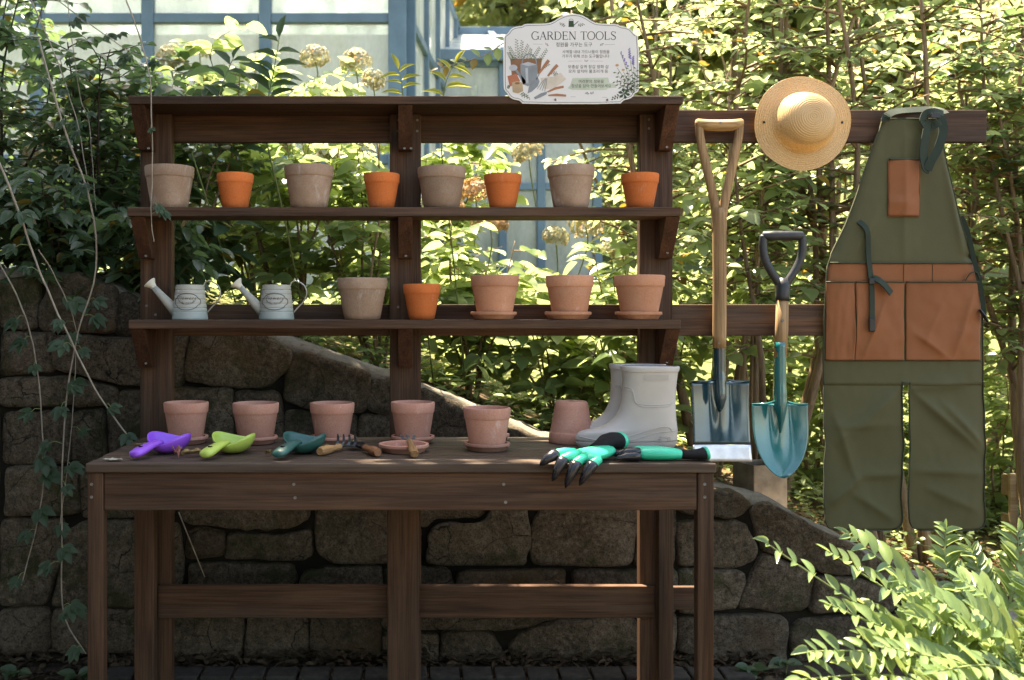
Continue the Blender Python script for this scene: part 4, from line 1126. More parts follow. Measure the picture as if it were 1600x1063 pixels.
for sx in (-1, 1):
    MB().lathe([(.0, .003), (.0026, .003), (.0042, .0012), (.0042, -.001)], 14).build('eyelet', M['dark_metal'], hat, org=(0,0,0), smooth=True)
    e = hat.children[-1]; e.location = (sx*.131, -.0155, .002); e.rotation_euler = (R(90), 0, 0)

# ------------------------------------------------------------------ apron
def mat_cloth(name, col, sc=900, var=.06, sheen=.05):
    t = NT(name); v = t.coords(rndoff=False)
    n1 = t.noise(v, 9, 5, .6); n2 = t.noise(v, sc, 2, .5)
    c = t.mix(t.ramp(n1, [(.35, 0.0), (.7, 1.0)]), tuple(x*(1-var) for x in col), tuple(x*(1+var) for x in col))
    t.base(c); t.set(Roughness=.68, Specular_IOR_Level=.22, Sheen_Weight=sheen)
    t.bump(n2, .25, .0008)
    return t.m
M['olive'] = mat_cloth('olive_canvas', (.072, .069, .030))
M['rust'] = mat_cloth('rust_canvas', (.23, .085, .033))
M['binding'] = mat_cloth('dark_green_binding', (.045, .052, .028))
M['webbing'] = mat_cloth('green_webbing', (.022, .034, .022))
M['buckle'] = mat_simple('black_buckle', (.012, .012, .012), .4, .4)
ap = thing('work_apron', 'olive green canvas work apron with rust brown pockets hanging on the rail', 'apron', W(1413, 828, .02))
YA = .020
AY = [185,200,230,270,310,350,380,400,420,450,500,563,600,700,830]
AL = [1379,1375,1364,1350,1337,1322,1307,1297,1291,1289,1287,1286,1287,1289,1290]
AR = [1467,1470,1477,1485,1494,1504,1514,1521,1530,1534,1537,1538,1538,1540,1541]
def aw(px, py):
    """front-to-back wrinkles of the cloth"""
    u, v = px/100.0, py/100.0
    w = .0060*nz(u*1.1, v*.6, 5.2) + .0022*nz(u*2.6+v*.8, v*1.6, 9.1) + .0008*nz(u*8, v*6, 2.2)
    # creases: sharp ridges that die out along their length
    for (ax, ay, bx_, by_, a, wd) in ((1425,612,1530,705,.0075,11),(1296,792,1347,744,.0070,10),(1345,745,1408,742,.0055,9),(1418,606,1515,600,.0060,14),(1300,700,1402,612,.0060,16),(1425,736,1538,741,.0045,9),(1470,628,1538,700,.0060,10),(1312,430,1372,330,.0045,16),(1404,606,1330,690,.0045,12),(1411,190,1412,430,.0035,14),(1474,250,1506,405,.0050,13),(1296,668,1408,664,.0030,8),(1300,640,1340,760,.0050,14),(1440,760,1530,800,.0040,14),(1330,770,1400,815,.0045,13),(1380,470,1345,560,.0060,10),(1520,450,1485,562,.0070,12),(1425,520,1480,560,.0050,9),(1338,450,1330,560,.0060,8),(1470,470,1440,540,.0035,10)):
        dx, dy = bx_-ax, by_-ay; L2 = dx*dx+dy*dy; t = max(0, min(1, ((px-ax)*dx+(py-ay)*dy)/L2))
        d2 = (px-ax-t*dx)**2+(py-ay-t*dy)**2; sd = ((px-ax)*dy-(py-ay)*dx)/math.sqrt(L2)
        w -= a*1.9*math.exp(-math.sqrt(d2)/wd*(1.0 if sd > 0 else 2.2))*max(.0, math.sin(math.pi*min(.97, max(.03, t))))**.6
    e = (px-(1287 if py > 400 else interp(py, AY, AL)))/max(1, interp(py, AY, AR)-interp(py, AY, AL))
    curl = .016*max(0, 1-e/.08)**2 + .016*max(0, 1-(1-e)/.08)**2
    return max(-.04, min(.022, w*1.15 + curl*(.6 if py < 420 else .25)))
def AP(px, py, off=0.0):
    p = W(px, py, YA); y = YA + aw(px, py) - off
    return (p.x, y, p.z)
def cloth(name, rows, mat, off=0.0, nx=40, parent=ap, bulge=None, th=.0014, sub=0):
    rg = []
    for py, xl, xr in rows:
        ring = []
        for i in range(nx+1):
            f = i/nx; b = bulge(f, py) if bulge else 0
            ring.append(AP(lerp(xl, xr, f), py, off+b))
        rg.append(ring)
    o = MB().rings(rg, False, False, closed=False).build(name, mat, parent, smooth=True)
    return solid(o, th)
ys = list(np.linspace(185, 602, 84))
cloth('bib', [(y, interp(y, AY, AL), interp(y, AY, AR)) for y in ys], M['olive'], nx=70)
def legrows(xl, xr):
    rows = []
    for y in np.linspace(597, 829, 54):
        q = max(0, y-811)/18; ins = 16*(1-math.sqrt(max(0, 1-q*q))) if q > 0 else 0
        sag = 2.0*math.sin(y/21)+1.2*math.sin(y/9.0+xl)
        rows.append((y, xl+ins+(sag*.5 if xl < 1350 else sag*.3), xr-ins+sag*.5))
    return rows
L1, L2 = legrows(1288, 1410.5), legrows(1419.5, 1540)
cloth('leg_panel', L1, M['olive'], -.0018, nx=40); cloth('leg_panel', L2, M['olive'], -.0018, nx=40)
def edge(name, pts, rad=.0030, mat='binding', off=.0015):
    MB().tube([AP(x, y, off) for x, y in pts], rad, 6, flat=.55).build(name, M[mat], ap, smooth=True)
edge('edge_binding', [(interp(y, AY, AL)+1, y) for y in np.linspace(186, 602, 70)])
edge('edge_binding', [(interp(y, AY, AR)-1, y) for y in np.linspace(186, 602, 70)])
edge('edge_binding', [(lerp(1378, 1468, i/12), 186) for i in range(13)])
edge('edge_binding', [(a+1, y) for y, a, b in L1] + [(lerp(L1[-1][1], L1[-1][2], i/8), 829) for i in range(9)] + [(b-1, y) for y, a, b in L1[::-1]] + [(1414.5, 599)] + [(a+1, y) for y, a, b in L2] + [(lerp(L2[-1][1], L2[-1][2], i/8), 829) for i in range(9)] + [(b-1, y) for y, a, b in L2[::-1]], .0032)
# pockets
puff = lambda a: (lambda f, py: a*math.sin(math.pi*f)**.7)
cloth('tool_band', [(y, interp(y, AY, AL)+3, interp(y, AY, AR)-4) for y in np.linspace(412, 446, 10)], M['rust'], .0030, 40)
edge('band_trim', [(lerp(1296, 1524, i/40), 411) for i in range(41)], .0052, 'binding', .0055)
for xs_ in (1354, 1411, 1456): edge('seam', [(xs_, y) for y in np.linspace(413, 441, 6)], .0012, 'binding', .0048)
def big_pocket(x0, x1, sag):
    rows = [(y, x0, x1) for y in np.linspace(441+0, 563, 44)]
    bulge = lambda f, py: (.010*math.sin(math.pi*f)**.6*(1-.6*(py-441)/122)) + .003*nz(f*5, py/25, x0)
    cloth('pocket', rows, M['rust'], .0052, 50, bulge=bulge)
    MB().tube([AP(lerp(x0, x1, i/30), 441, .0062+.010*math.sin(math.pi*i/30)**.6) for i in range(31)], .0050, 6, flat=.6).build('pocket_trim', M['binding'], ap, smooth=True)
big_pocket(1290, 1333, 0); big_pocket(1334.5, 1411.5, 2); big_pocket(1414.5, 1531, 2)
edge('seam', [(lerp(1289, 1534, i/40), 564) for i in range(41)], .002, 'binding', .003)
# bib pocket with its slumped front
rows = [(y, 1387+.5*math.sin(y/9), 1435.5) for y in np.linspace(251, 338, 26)]
cloth('bib_pocket', rows, M['rust'], .004, 22, bulge=lambda f, py: .007*math.sin(math.pi*f)**.8 + .007*math.exp(-(((f-.35)*1.6)**2+((py-318)/13)**2)*2.2) - .004*math.exp(-((f-.62+(py-318)/60)/.12)**2)*max(0, min(1, (py-280)/30)))
edge('bib_pocket_trim', [(lerp(1387, 1436, i/14), 250) for i in range(15)], .0052, 'binding', .008)
edge('seam', [(1386.5, y) for y in np.linspace(252, 338, 12)] + [(lerp(1386, 1436, i/10), 339) for i in range(11)] + [(1436, y) for y in np.linspace(338, 252, 12)], .0014, 'rust', .0045)
# neck strap over the rail, its bow and hanging loop
st = [W(1383, 190, .006), W(1386, 181, .000), W(1398, 175, .010), W(1420, 172.5, .040), W(1450, 171, .045), W(1468, 172, .02), W(1478, 178, .000)]
MB().ribbon(spline(st, 26), (0, -.8, .6), .026).build('neck_strap', M['webbing'], ap)
st = [W(1474, 178, -.006), W(1460, 174, -.016), W(1446, 178, -.010), W(1442, 190, -.012), W(1450, 200, -.004), W(1466, 193, -.016), W(1476, 184, -.010)]
MB().ribbon(spline(st, 26), (0.15, -1, .3), .022).build('strap_knot', M['webbing'], ap)
st = [W(1452, 186, -.004), W(1447, 210, -.010), W(1443, 240, -.012), W(1447, 262, -.014), W(1453, 266, -.018)]
MB().ribbon(spline(st, 20), (.1, -1, .05), .027).build('strap_tail', M['webbing'], ap)
st = [W(1470, 182, -.014), W(1474, 205, -.020), W(1466, 232, -.022), W(1455, 252, -.020), W(1449, 266, -.018)]
MB().ribbon(spline(st, 20), (-.25, -1, .05), .027).build('strap_tail', M['webbing'], ap)
MB().box(*[v for ab in zip(W(1449, 184, 0), W(1463, 176, 0)) for v in ab][:2], -.026, -.018, W(0, 185, -.02).z, W(0, 177, -.02).z).build('slide_buckle', M['buckle'], ap, bevel=.0015)
# side straps with buckles
st = [AP(1341, 346, .002), AP(1351, 362, .010), AP(1354, 400, .012), AP(1357, 440, .018), AP(1358, 470, .022), AP(1357, 508, .022)]
MB().ribbon(spline(st, 30), (.1, -1, 0), .017).build('waist_strap', M['webbing'], ap)
st = [AP(1358, 436, .022), AP(1364, 437, .030), AP(1374, 445, .034), AP(1386, 459, .030)]
MB().ribbon(spline(st, 14), (.35, -1, .3), .023).build('strap_end', M['webbing'], ap)
q = AP(1357, 440, .026); MB().box(q[0]-.012, q[0]+.012, q[1]-.004, q[1]+.003, q[2]-.010, q[2]+.010).build('slide_buckle', M['buckle'], ap, bevel=.002)
q = AP(1356, 505, .026); MB().box(q[0]-.0105, q[0]+.0105, q[1]-.005, q[1]+.004, q[2]-.028, q[2]+.016).build('side_buckle', M['buckle'], ap, bevel=.003)
st = [AP(1503, 338, .004), AP(1512, 362, .012), AP(1520, 400, .012), AP(1527, 440, .014), AP(1532, 475, .016), AP(1533, 494, .018)]
MB().ribbon(spline(st, 26), (-.6, -1, 0), .015).build('waist_strap', M['webbing'], ap)
q = AP(1532, 494, .020); MB().tube([(q[0]-.014, q[1], q[2]+.022), (q[0], q[1]-.004, q[2]), (q[0]+.012, q[1], q[2]-.018)], [.009, .012, .008], 8, flat=.5).build('side_buckle', M['buckle'], ap)
MB().ribbon(spline([AP(1505, 441, .010), AP(1512, 428, .016), AP(1522, 426, .016), AP(1527, 436, .014)], 14), (0, 0, 1), .006).build('strap_end', M['webbing'], ap)

# ------------------------------------------------------------------ printed sign on the top shelf
M['sign'] = mat_simple('sign_board', (.70, .67, .63), .55, .35, 0, .03, 3)
def ink(name, c): return mat_simple('ink_'+name, c, .7, .2, 0, .12, 25)
for k, c in dict(grey=(.085, .08, .08), text=(.035, .032, .032), soft=(.30, .29, .28), green=(.12, .16, .085), dgreen=(.05, .08, .045), sage=(.50, .54, .42), steel=(.24, .26, .27), lsteel=(.45, .47, .48), brown=(.26, .13, .07), copper=(.40, .18, .10), clay=(.45, .16, .09), twine=(.46, .33, .20), cream=(.60, .52, .42), violet=(.24, .19, .40), orange=(.60, .33, .12)).items(): M['i_'+k] = ink(k, c)
YP = -.1535
sg = thing('garden_sign', 'cream printed sign reading GARDEN TOOLS standing on the top shelf', 'sign', W(893, 160, YP))
def SG(x, y, lay=0): return W(780+x/6.643, 10+y/6.643, YP-.0022-.00015*lay)
outl = [(245,1015),(228,992),(200,975),(150,968),(110,945),(85,905),(62,880),(45,850),(45,320),(62,298),(95,275),(112,245),(140,222),(190,208),(240,203),(265,183),(400,181),(500,178),(560,160),(610,125),(690,88),(770,77),(850,88),(920,125),(970,160),(1020,178),(1130,182),(1228,185),(1262,208),(1310,213),(1355,228),(1385,258),(1405,285),(1450,312),(1450,870),(1440,888),(1405,905),(1388,940),(1350,962),(1300,972),(1278,990),(1258,1014)]
outl = chaikin(outl, 1)
P2 = [(SG(x, y).x, SG(x, y).z) for x, y in outl]
MB().prism_y(P2[::-1], YP-.0022, YP+.0022).build('board', M['sign'], sg)
def flat(pts, lay): return ([SG(x, y, lay) for x, y in pts], [tuple(range(len(pts)))])
def stroke(m, pts, w, lay=1):
    n = len(pts)
    if not hasattr(w, '__len__'): w = [w]*n
    L, Rr = [], []
    for i, p in enumerate(pts):
        a, b = pts[max(0, i-1)], pts[min(n-1, i+1)]; dx, dy = b[0]-a[0], b[1]-a[1]; l = math.hypot(dx, dy) or 1
        nx, ny = -dy/l*w[i]/2, dx/l*w[i]/2
        L.append(SG(p[0]+nx, p[1]+ny, lay)); Rr.append(SG(p[0]-nx, p[1]-ny, lay))
    m.add(L+Rr, [(i, i+1, n+i+1, n+i) for i in range(n-1)])
def pr(name, mat, m): return m.build(name, M[mat], sg, fixn=False)
# border line following the outline
cxs, cys = 748, 560
m = MB(); inn = []
for i, (x, y) in enumerate(outl):
    a, b = outl[i-1], outl[(i+1) % len(outl)]; dx, dy = b[0]-a[0], b[1]-a[1]; l = math.hypot(dx, dy) or 1
    nx, ny = dy/l, -dx/l
    if (cxs-x)*nx+(cys-y)*ny < 0: nx, ny = -nx, -ny
    inn.append((x+nx*17, y+ny*17))
stroke(m, inn+[inn[0]], 5); pr('border_line', 'grey', m) if False else pr('border_line', 'i_grey', m)
# serif capitals drawn stroke by stroke
def arc(cx, cy, rx, ry, a0, a1, n=18): return [(cx+rx*math.cos(R(lerp(a0, a1, i/n))), cy+ry*math.sin(R(lerp(a0, a1, i/n)))) for i in range(n+1)]
TN, TK = .05, .115
def glyph(ch):
    S = []
    def bow(pts):
        ws = []
        for i in range(len(pts)):
            a, b = pts[max(0, i-1)], pts[min(len(pts)-1, i+1)]; dx, dy = abs(b[0]-a[0]), abs(b[1]-a[1]); ws.append(lerp(TN, TK, dy/(dx+dy+1e-9)))
        S.append((pts, ws))
    def ln(x0, y0, x1, y1, w): S.append(([(x0, y0), (x1, y1)], [w, w]))
    def sf(x, y, w=.13): ln(x-w, y, x+w, y, .04)
    if ch == 'G': bow(arc(.45, .5, .40, .5, -48, -318, 30)); ln(.80, .04, .80, .42, TK); ln(.62, .42, .92, .42, .04); ln(.78, .78, .80, 1.0, TN); wd = .95
    elif ch == 'A': ln(.10, 0, .42, 1, TN); ln(.42, 1, .76, 0, TK); ln(.22, .34, .62, .34, TN); sf(.10, .02, .11); sf(.76, .02, .13); wd = .88
    elif ch == 'R': ln(.15, 0, .15, 1, TK); bow([(.15, .98), (.35, .98)]+arc(.38, .74, .24, .24, 80, -80, 12)+[(.15, .50)]); ln(.40, .50, .72, .02, TK); sf(.15, .02); sf(.15, .98, .1); sf(.76, .02, .08); wd = .86
    elif ch == 'D': ln(.15, 0, .15, 1, TK); bow([(.15, .98), (.36, .98)]+arc(.40, .5, .42, .48, 88, -88, 22)+[(.15, .02)]); sf(.12, .02, .1); sf(.12, .98, .1); wd = .95
    elif ch == 'E': ln(.15, 0, .15, 1, TK); ln(.05, .98, .64, .98, TN); ln(.15, .51, .52, .51, TN); ln(.05, .02, .68, .02, TN); ln(.63, 1, .63, .84, TN); ln(.67, 0, .67, .17, TN); ln(.52, .42, .52, .60, TN); wd = .78
    elif ch == 'N': ln(.15, 0, .15, 1, TN); ln(.13, 1, .78, 0, TK); ln(.78, 0, .78, 1, TN); sf(.15, .02); sf(.12, .98, .09); sf(.78, .98); wd = .98
    elif ch == 'T': ln(.40, 0, .40, 1, TK); ln(.04, .98, .76, .98, TN); ln(.05, 1, .05, .82, TN); ln(.75, 1, .75, .82, TN); sf(.40, .02); wd = .82
    elif ch == 'O': bow(arc(.47, .5, .42, .5, 0, 360, 36)); wd = 1.0
    elif ch == 'L': ln(.15, 0, .15, 1, TK); ln(.05, .02, .64, .02, TN); ln(.63, 0, .63, .20, TN); sf(.15, .98); wd = .74
    elif ch == 'S':
        p = [(.60, .80), (.52, .95), (.34, 1.0), (.16, .92), (.12, .76), (.22, .62), (.38, .52), (.54, .41), (.62, .25), (.54, .08), (.36, .0), (.18, .05), (.10, .22)]
        q = spline([(a, b, 0) for a, b in p], 34); S.append(([(v.x, v.y) for v in q], [lerp(TN, TK*1.05, math.exp(-((i-17)/8)**2)) for i in range(34)])); ln(.10, .0, .10, .24, TN); ln(.61, .78, .61, 1.0, TN); wd = .74
    else: wd = .42
    return S, wd
tot = sum(glyph(c)[1] for c in 'GARDEN TOOLS'); x = 335; sc = (1218-335)/tot; m = MB()
for ch in 'GARDEN TOOLS':
    S, wd = glyph(ch)
    for pts, ws in S: stroke(m, [(x+a*sc, 347-b*84) for a, b in pts], [w*sc for w in ws], 2)
    x += wd*sc
pr('title_lettering', 'i_text', m)
def words(body, x0, x1, y0, y1, mat='i_grey', lay=3):
    vs, fs = text_mesh(body, 1.0)
    ax, bx_ = min(v[0] for v in vs), max(v[0] for v in vs); ay, by_ = min(v[1] for v in vs), max(v[1] for v in vs)
    MB().add([SG(lerp(x0, x1, (v[0]-ax)/(bx_-ax)), lerp(y1, y0, (v[1]-ay)/(by_-ay)), lay) for v in vs], fs).build('lettering', M[mat], sg, fixn=False)
m = MB(); m.add(*flat([(1000+ a*210, 812+b*56) for a, b in []] or [(760,745),(1130,740),(1145,795),(1215,815),(1215,845),(1140,850),(1110,870),(760,868),(710,850),(740,815)], 1)); pr('brush_patch', 'i_sage', m)
words('정원을 가꾸는 도구', 590, 965, 375, 420, 'i_text')
words('사계절 내내 가드너들이 정원을', 655, 1145, 454, 490)
words('가꾸기 위해 쓰는 도구들입니다', 653, 1143, 500, 536)
words('모종삽 갈퀴 장갑 장화 삽', 715, 1136, 609, 646)
words('모자 앞치마 물조리개 등', 720, 1130, 657, 693)
words('여러분의 정원을', 825, 1086, 762, 798)
words('정성을 담아 만들어보세요', 750, 1162, 808, 845)
def leafy(m, x0, y0, x1, y1, n, L, w, lay=2, sw=3, up=.5):
    stroke(m, [(x0, y0), ((x0+x1)/2+4, (y0+y1)/2), (x1, y1)], [sw, sw, sw*.5], lay)
    dx, dy = x1-x0, y1-y0; l = math.hypot(dx, dy); dx, dy = dx/l, dy/l
    for i in range(n):
        f = (i+1)/(n+.3); bx0, by0 = lerp(x0, x1, f), lerp(y0, y1, f); s = 1 if i % 2 else -1
        ax, ay = dx*up-dy*s, dy*up+dx*s; q = math.hypot(ax, ay); ax, ay = ax/q, ay/q; LL = L*(1-.45*f)
        tx, ty = bx0+ax*LL, by0+ay*LL; mx, my = bx0+ax*LL*.5, by0+ay*LL*.5
        m.add(*flat([(bx0, by0), (mx-ay*w, my+ax*w), (tx, ty), (mx+ay*w, my-ax*w)], lay))
# emblem at the top: little can between two sprigs
m = MB(); m.add(*flat([(722,150),(772,150),(776,215),(720,215)], 2)); stroke(m, [(770,200),(800,175),(822,155)], [10,7,6], 2); stroke(m, arc(747, 148, 22, 16, 180, 360), 4, 2); leafy(m, 690, 205, 630, 180, 6, 26, 5); leafy(m, 815, 205, 880, 185, 6, 26, 5); pr('emblem', 'i_dgreen', m)
m = MB(); stroke(m, [(350,392),(450,395)], 2); stroke(m, [(1095,398),(1200,396)], 2); leafy(m, 515, 412, 480, 385, 4, 18, 4); leafy(m, 1045, 412, 1080, 385, 4, 18, 4); leafy(m, 905, 575, 885, 560, 2, 14, 3); leafy(m, 905, 575, 920, 560, 2, 14, 3); stroke(m, [(720,570),(860,568)], 1.5); stroke(m, [(940,568),(1080,570)], 1.5); leafy(m, 935, 905, 895, 900, 5, 20, 4); leafy(m, 940, 910, 980, 895, 5, 20, 4); stroke(m, [(740,940),(795,940)], 2); stroke(m, [(1070,945),(1120,945)], 2); pr('ornament_lines', 'i_grey', m)
# painted still life on the left
m = MB(); m.add(*flat([(115,545),(445,540),(425,700),(130,720)], 1)); pr('printed_basket', 'i_brown', m)
m = MB()
for q in ((170,560,105,420),(190,560,180,345),(215,555,240,360),(235,555,300,400),(300,560,330,440),(340,560,420,430),(400,590,495,450),(150,570,95,480)): leafy(m, *q, 15, 36, 5, 2, 3)
for q in ((450,640,520,600),(520,690,600,690),(560,720,630,710),(210,910,320,960),(110,850,90,830),(230,900,300,935)): leafy(m, *q, 8, 26, 5, 3, 3)
pr('printed_rosemary', 'i_green', m)
m = MB(); m.add(*flat([(220,600),(300,580),(395,610),(400,700),(375,790),(300,830),(245,810),(222,700)], 3)); stroke(m, arc(313, 600, 75, 105, 180, 360), 13, 3); stroke(m, [(270,800),(215,720),(160,640)], [44,26,20], 3); pr('printed_watering_can', 'i_steel', m)
m = MB(); m.add(*flat(arc(145, 638, 44, 32, 0, 360), 4)); m.add(*flat([(225,600),(300,578),(392,605),(300,622)], 4)); stroke(m, [(285,640),(290,800)], 26, 4); pr('printed_highlights', 'i_lsteel', m)
m = MB(); m.add(*flat([(85,725),(180,700),(215,770),(200,820),(110,830)], 4)); pr('printed_clay_pots', 'i_clay', m)
m = MB(); m.add(*flat([(133,790),(190,775),(243,795),(248,880),(195,905),(140,890)], 5)); pr('printed_twine', 'i_twine', m)
m = MB(); m.add(*flat(arc(188, 800, 26, 12, 0, 360), 6)); pr('printed_twine_core', 'i_brown', m)
m = MB(); stroke(m, [(420,690),(470,620),(515,560)], [20,30,34], 6); stroke(m, [(505,725),(555,665),(605,610)], [20,30,34], 6); stroke(m, [(500,890),(590,850),(670,835)], [14,26,22], 6); stroke(m, [(510,925),(600,920),(695,928)], [14,26,22], 6); pr('printed_handles', 'i_copper', m)
m = MB(); m.add(*flat([(295,905),(310,830),(350,770),(400,735),(420,780),(400,830),(340,885)], 5)); stroke(m, [(385,760),(422,690)], 10, 5)
for k in range(4): stroke(m, [(395+k*26,860+k*8),(440+k*16,790+k*6),(480+k*6,750)], [5,7,5], 6)
m.add(*flat([(360,945),(440,900),(500,885),(490,915),(430,945),(375,965)], 6)); pr('printed_steel_tools', 'i_steel', m)
m = MB(); m.add(*flat([(430,745),(560,730),(640,690),(695,755),(640,800),(560,850),(470,860),(440,800)], 4)); pr('printed_gloves', 'i_cream', m)
# lavender and daisies on the right
m = MB()
for q in ((1390,900,1260,480),(1395,900,1360,560),(1400,900,1390,560),(1380,900,1225,640),(1385,910,1290,680)): stroke(m, [(q[0], q[1]), ((q[0]+q[2])/2+8, (q[1]+q[3])/2), (q[2], q[3])], 4, 2)
for q in ((1370,900,1300,720),(1395,900,1420,640),(1380,900,1340,640),(1360,900,1200,780),(1350,890,1210,680),(1400,900,1430,720)): leafy(m, *q, 9, 62, 8, 2, 3)
pr('printed_stems', 'i_green', m)
m = MB(); leafy(m, 1270, 920, 1170, 960, 7, 34, 9, 3)
for k in range(6):
    a = R(k*60+15); c, s = math.cos(a), math.sin(a)
    m.add(*flat([(1298,905),(1298+45*c-16*s,905+45*s+16*c),(1298+66*c,905+58*s),(1298+45*c+16*s,905+45*s-16*c)], 4))
pr('printed_leaves', 'i_dgreen', m)
m = MB()
for (x0, y0, x1, y1) in ((1330,620,1262,475),(1358,540,1350,440),(1388,600,1392,520)):
    for k in range(9):
        f = k/8; m.add(*flat(arc(lerp(x0, x1, f)+5*(-1)**k, lerp(y0, y1, f), 12*(1.1-f*.6), 9, 0, 360, 8), 4))
pr('printed_lavender', 'i_violet', m)
m = MB(); m.add(*flat(arc(1224, 612, 18, 13, 0, 360, 12), 4)); m.add(*flat(arc(1288, 660, 16, 11, 0, 360, 12), 4)); pr('printed_daisies', 'i_orange', m)
M['rusty'] = mat_simple('rusty_screw', (.30, .13, .05), .5, .4, .6, .3)
for q in ((583, 970), (1122, 972)):
    p = SG(*q); o = MB().lathe([(0, .0026), (.0022, .0026), (.0036, .001), (.0036, 0)], 12).build('screw', M['rusty'], sg, org=(0,0,0)); o.location = p-ORG[sg.name]; o.rotation_euler = (R(90), 0, 0)

# ------------------------------------------------------------------ sheet metal box on the wall, fence and stake at the right
M['sheet'] = mat_simple('galvanised_sheet', (.46, .40, .34), .35, .5, .85, .3, 14)
YM = .50
p = W(1187, 778, YM); kk = (YM-CAMY)/FPX
bxm = thing('metal_box', 'galvanised sheet metal box standing on the wall behind the shovel', 'metal box', (p.x, YM, p.z-.04), rot=(0, 0, R(14)))
hw, hh = .070, .175
for sx, sy, wx, wy in ((0, -1, hw, .0015), (0, 1, hw, .0015), (-1, 0, .0015, hw-.002), (1, 0, .0015, hw-.002)):
    MB().box(sx*hw-wx, sx*hw+wx, sy*hw-wy, sy*hw+wy, 0, hh).build('side_panel', M['sheet'], bxm, org=(0,0,0))
MB().box(-hw+.002, hw-.002, -hw+.002, hw-.002, .12, .125).build('inner_fill', M['soil'], bxm, org=(0,0,0))
M['pale_timber'] = mat_wood('pale_fence_timber', 0, (.24, .16, .09), (.44, .33, .21))
fe = thing('low_fence', 'low pale timber fence panel beyond the apron at the right edge', 'fence', W(1600, 800, 1.5))
a = W(1566, 740, 1.55); b = W(1760, 780, 1.1)
def plank(n, p, q, h, th=.012):
    p, q = Vector(p), Vector(q); d = (q-p).normalized(); nn = Vector((d.y, -d.x, 0)).normalized()*th
    u = Vector((0, 0, h))
    MB().add([p-nn, q-nn, q+nn, p+nn, p-nn+u, q-nn+u, q+nn+u, p+nn+u], [(0,3,2,1),(4,5,6,7),(0,1,5,4),(1,2,6,5),(2,3,7,6),(3,0,4,7)]).build(n, M['pale_timber'], fe, bevel=.003)
plank('board', a-Vector((0,0,.10)), b-Vector((0,0,.10)), .10)
plank('board', a-Vector((0,0,.26)), b-Vector((0,0,.26)), .07)
for f in (.06, .22, .45, .7, .95):
    q = a.lerp(b, f)+Vector((0, -.03, 0)); MB().box(q.x-.018, q.x+.018, q.y-.010, q.y+.008, terrain(q.x, q.y)-.02, q.z+.012).build('slat', M['pale_timber'], fe, bevel=.002)
stk = W(1601, 830, -.35)
o = MB().tube([(stk.x, stk.y, 0), (stk.x, stk.y, .35), (stk.x-.003, stk.y, stk.z)], [.013, .012, .010], 10).build('plant_stake', M['ash'], None, smooth=True)
tag(o, 'thin brown wooden stake among the foreground fronds at the right edge', 'stake')
# ------------------------------------------------------------------ foliage
def tmpl(segs, wfun, fold=.12, droop=.15):
    vs, fs = [(0, 0, 0)], []
    ts = [i/segs for i in range(1, segs)]
    for t in ts:
        w = wfun(t); z = -droop*t*t
        vs += [(-.5*w, t, z+fold*w), (0, t, z), (.5*w, t, z+fold*w)]
    vs.append((0, 1, -droop)); e = len(vs)-1
    fs += [(0, 2, 1), (0, 3, 2)]
    for i in range(len(ts)-1):
        a = 1+3*i; fs += [(a, a+1, a+4, a+3), (a+1, a+2, a+5, a+4)]
    a = 1+3*(len(ts)-1); fs += [(a, a+1, e), (a+1, a+2, e)]
    return np.array(vs, float), fs
T_OV = tmpl(4, lambda t: math.sin(math.pi*t**.85)**.8)                        # oval
T_HY = tmpl(5, lambda t: math.sin(math.pi*t**.72)**.75, .10, .22)             # broad, pointed
T_LA = tmpl(4, lambda t: .8*math.sin(math.pi*t**.8), .18, .25)                # lance
T_SM = tmpl(2, lambda t: 1.0, .15, .12)                                       # small: four triangles
T_PI = tmpl(4, lambda t: math.sin(math.pi*t**.9)**.6, .10, .06)

class Leaves:
    def __init__(s): s.a = []
    def add(s, p, d, n, L, w): s.a.append((p[0], p[1], p[2], d[0], d[1], d[2], n[0], n[1], n[2], L, w))
    def addn(s, arr): s.a.extend(map(tuple, arr))
    def build(s, name, mat, parent, T, org=None, seed=1):
        A = np.array(s.a, float)
        tv, tf = T; k = len(tv); n = len(A)
        org = np.array(ORG.get(parent.name, (0,0,0)) if org is None and parent is not None else (org or (0,0,0)), float)
        P = A[:, 0:3]-org; D = A[:, 3:6]; N = A[:, 6:9]; L = A[:, 9:10]; Wd = A[:, 10:11]
        D = D/np.maximum(1e-9, np.linalg.norm(D, axis=1, keepdims=True))
        S = np.cross(D, N); S /= np.maximum(1e-9, np.linalg.norm(S, axis=1, keepdims=True)); N = np.cross(S, D)
        V = P[:, None] + tv[None, :, 0:1]*(Wd*S)[:, None] + tv[None, :, 1:2]*(L*D)[:, None] + tv[None, :, 2:3]*(L*N)[:, None]
        V = V.reshape(-1, 3)
        lt = np.array([len(f) for f in tf]); idx = np.array([i for f in tf for i in f])
        I = (idx[None] + (np.arange(n)*k)[:, None]).ravel(); LT = np.tile(lt, n)
        me = bpy.data.meshes.new(name)
        me.vertices.add(len(V)); me.vertices.foreach_set('co', V.ravel())
        me.loops.add(len(I)); me.loops.foreach_set('vertex_index', I)
        me.polygons.add(len(LT)); me.polygons.foreach_set('loop_start', np.concatenate([[0], np.cumsum(LT)[:-1]])); me.polygons.foreach_set('loop_total', LT)
        me.polygons.foreach_set('use_smooth', np.ones(len(LT), bool))
        me.update(calc_edges=True)
        at = me.attributes.new('rnd', 'FLOAT', 'POINT'); at.data.foreach_set('value', np.repeat(np.random.RandomState(seed).rand(n), k))
        me.materials.append(mat)
        return link(name, me, parent)

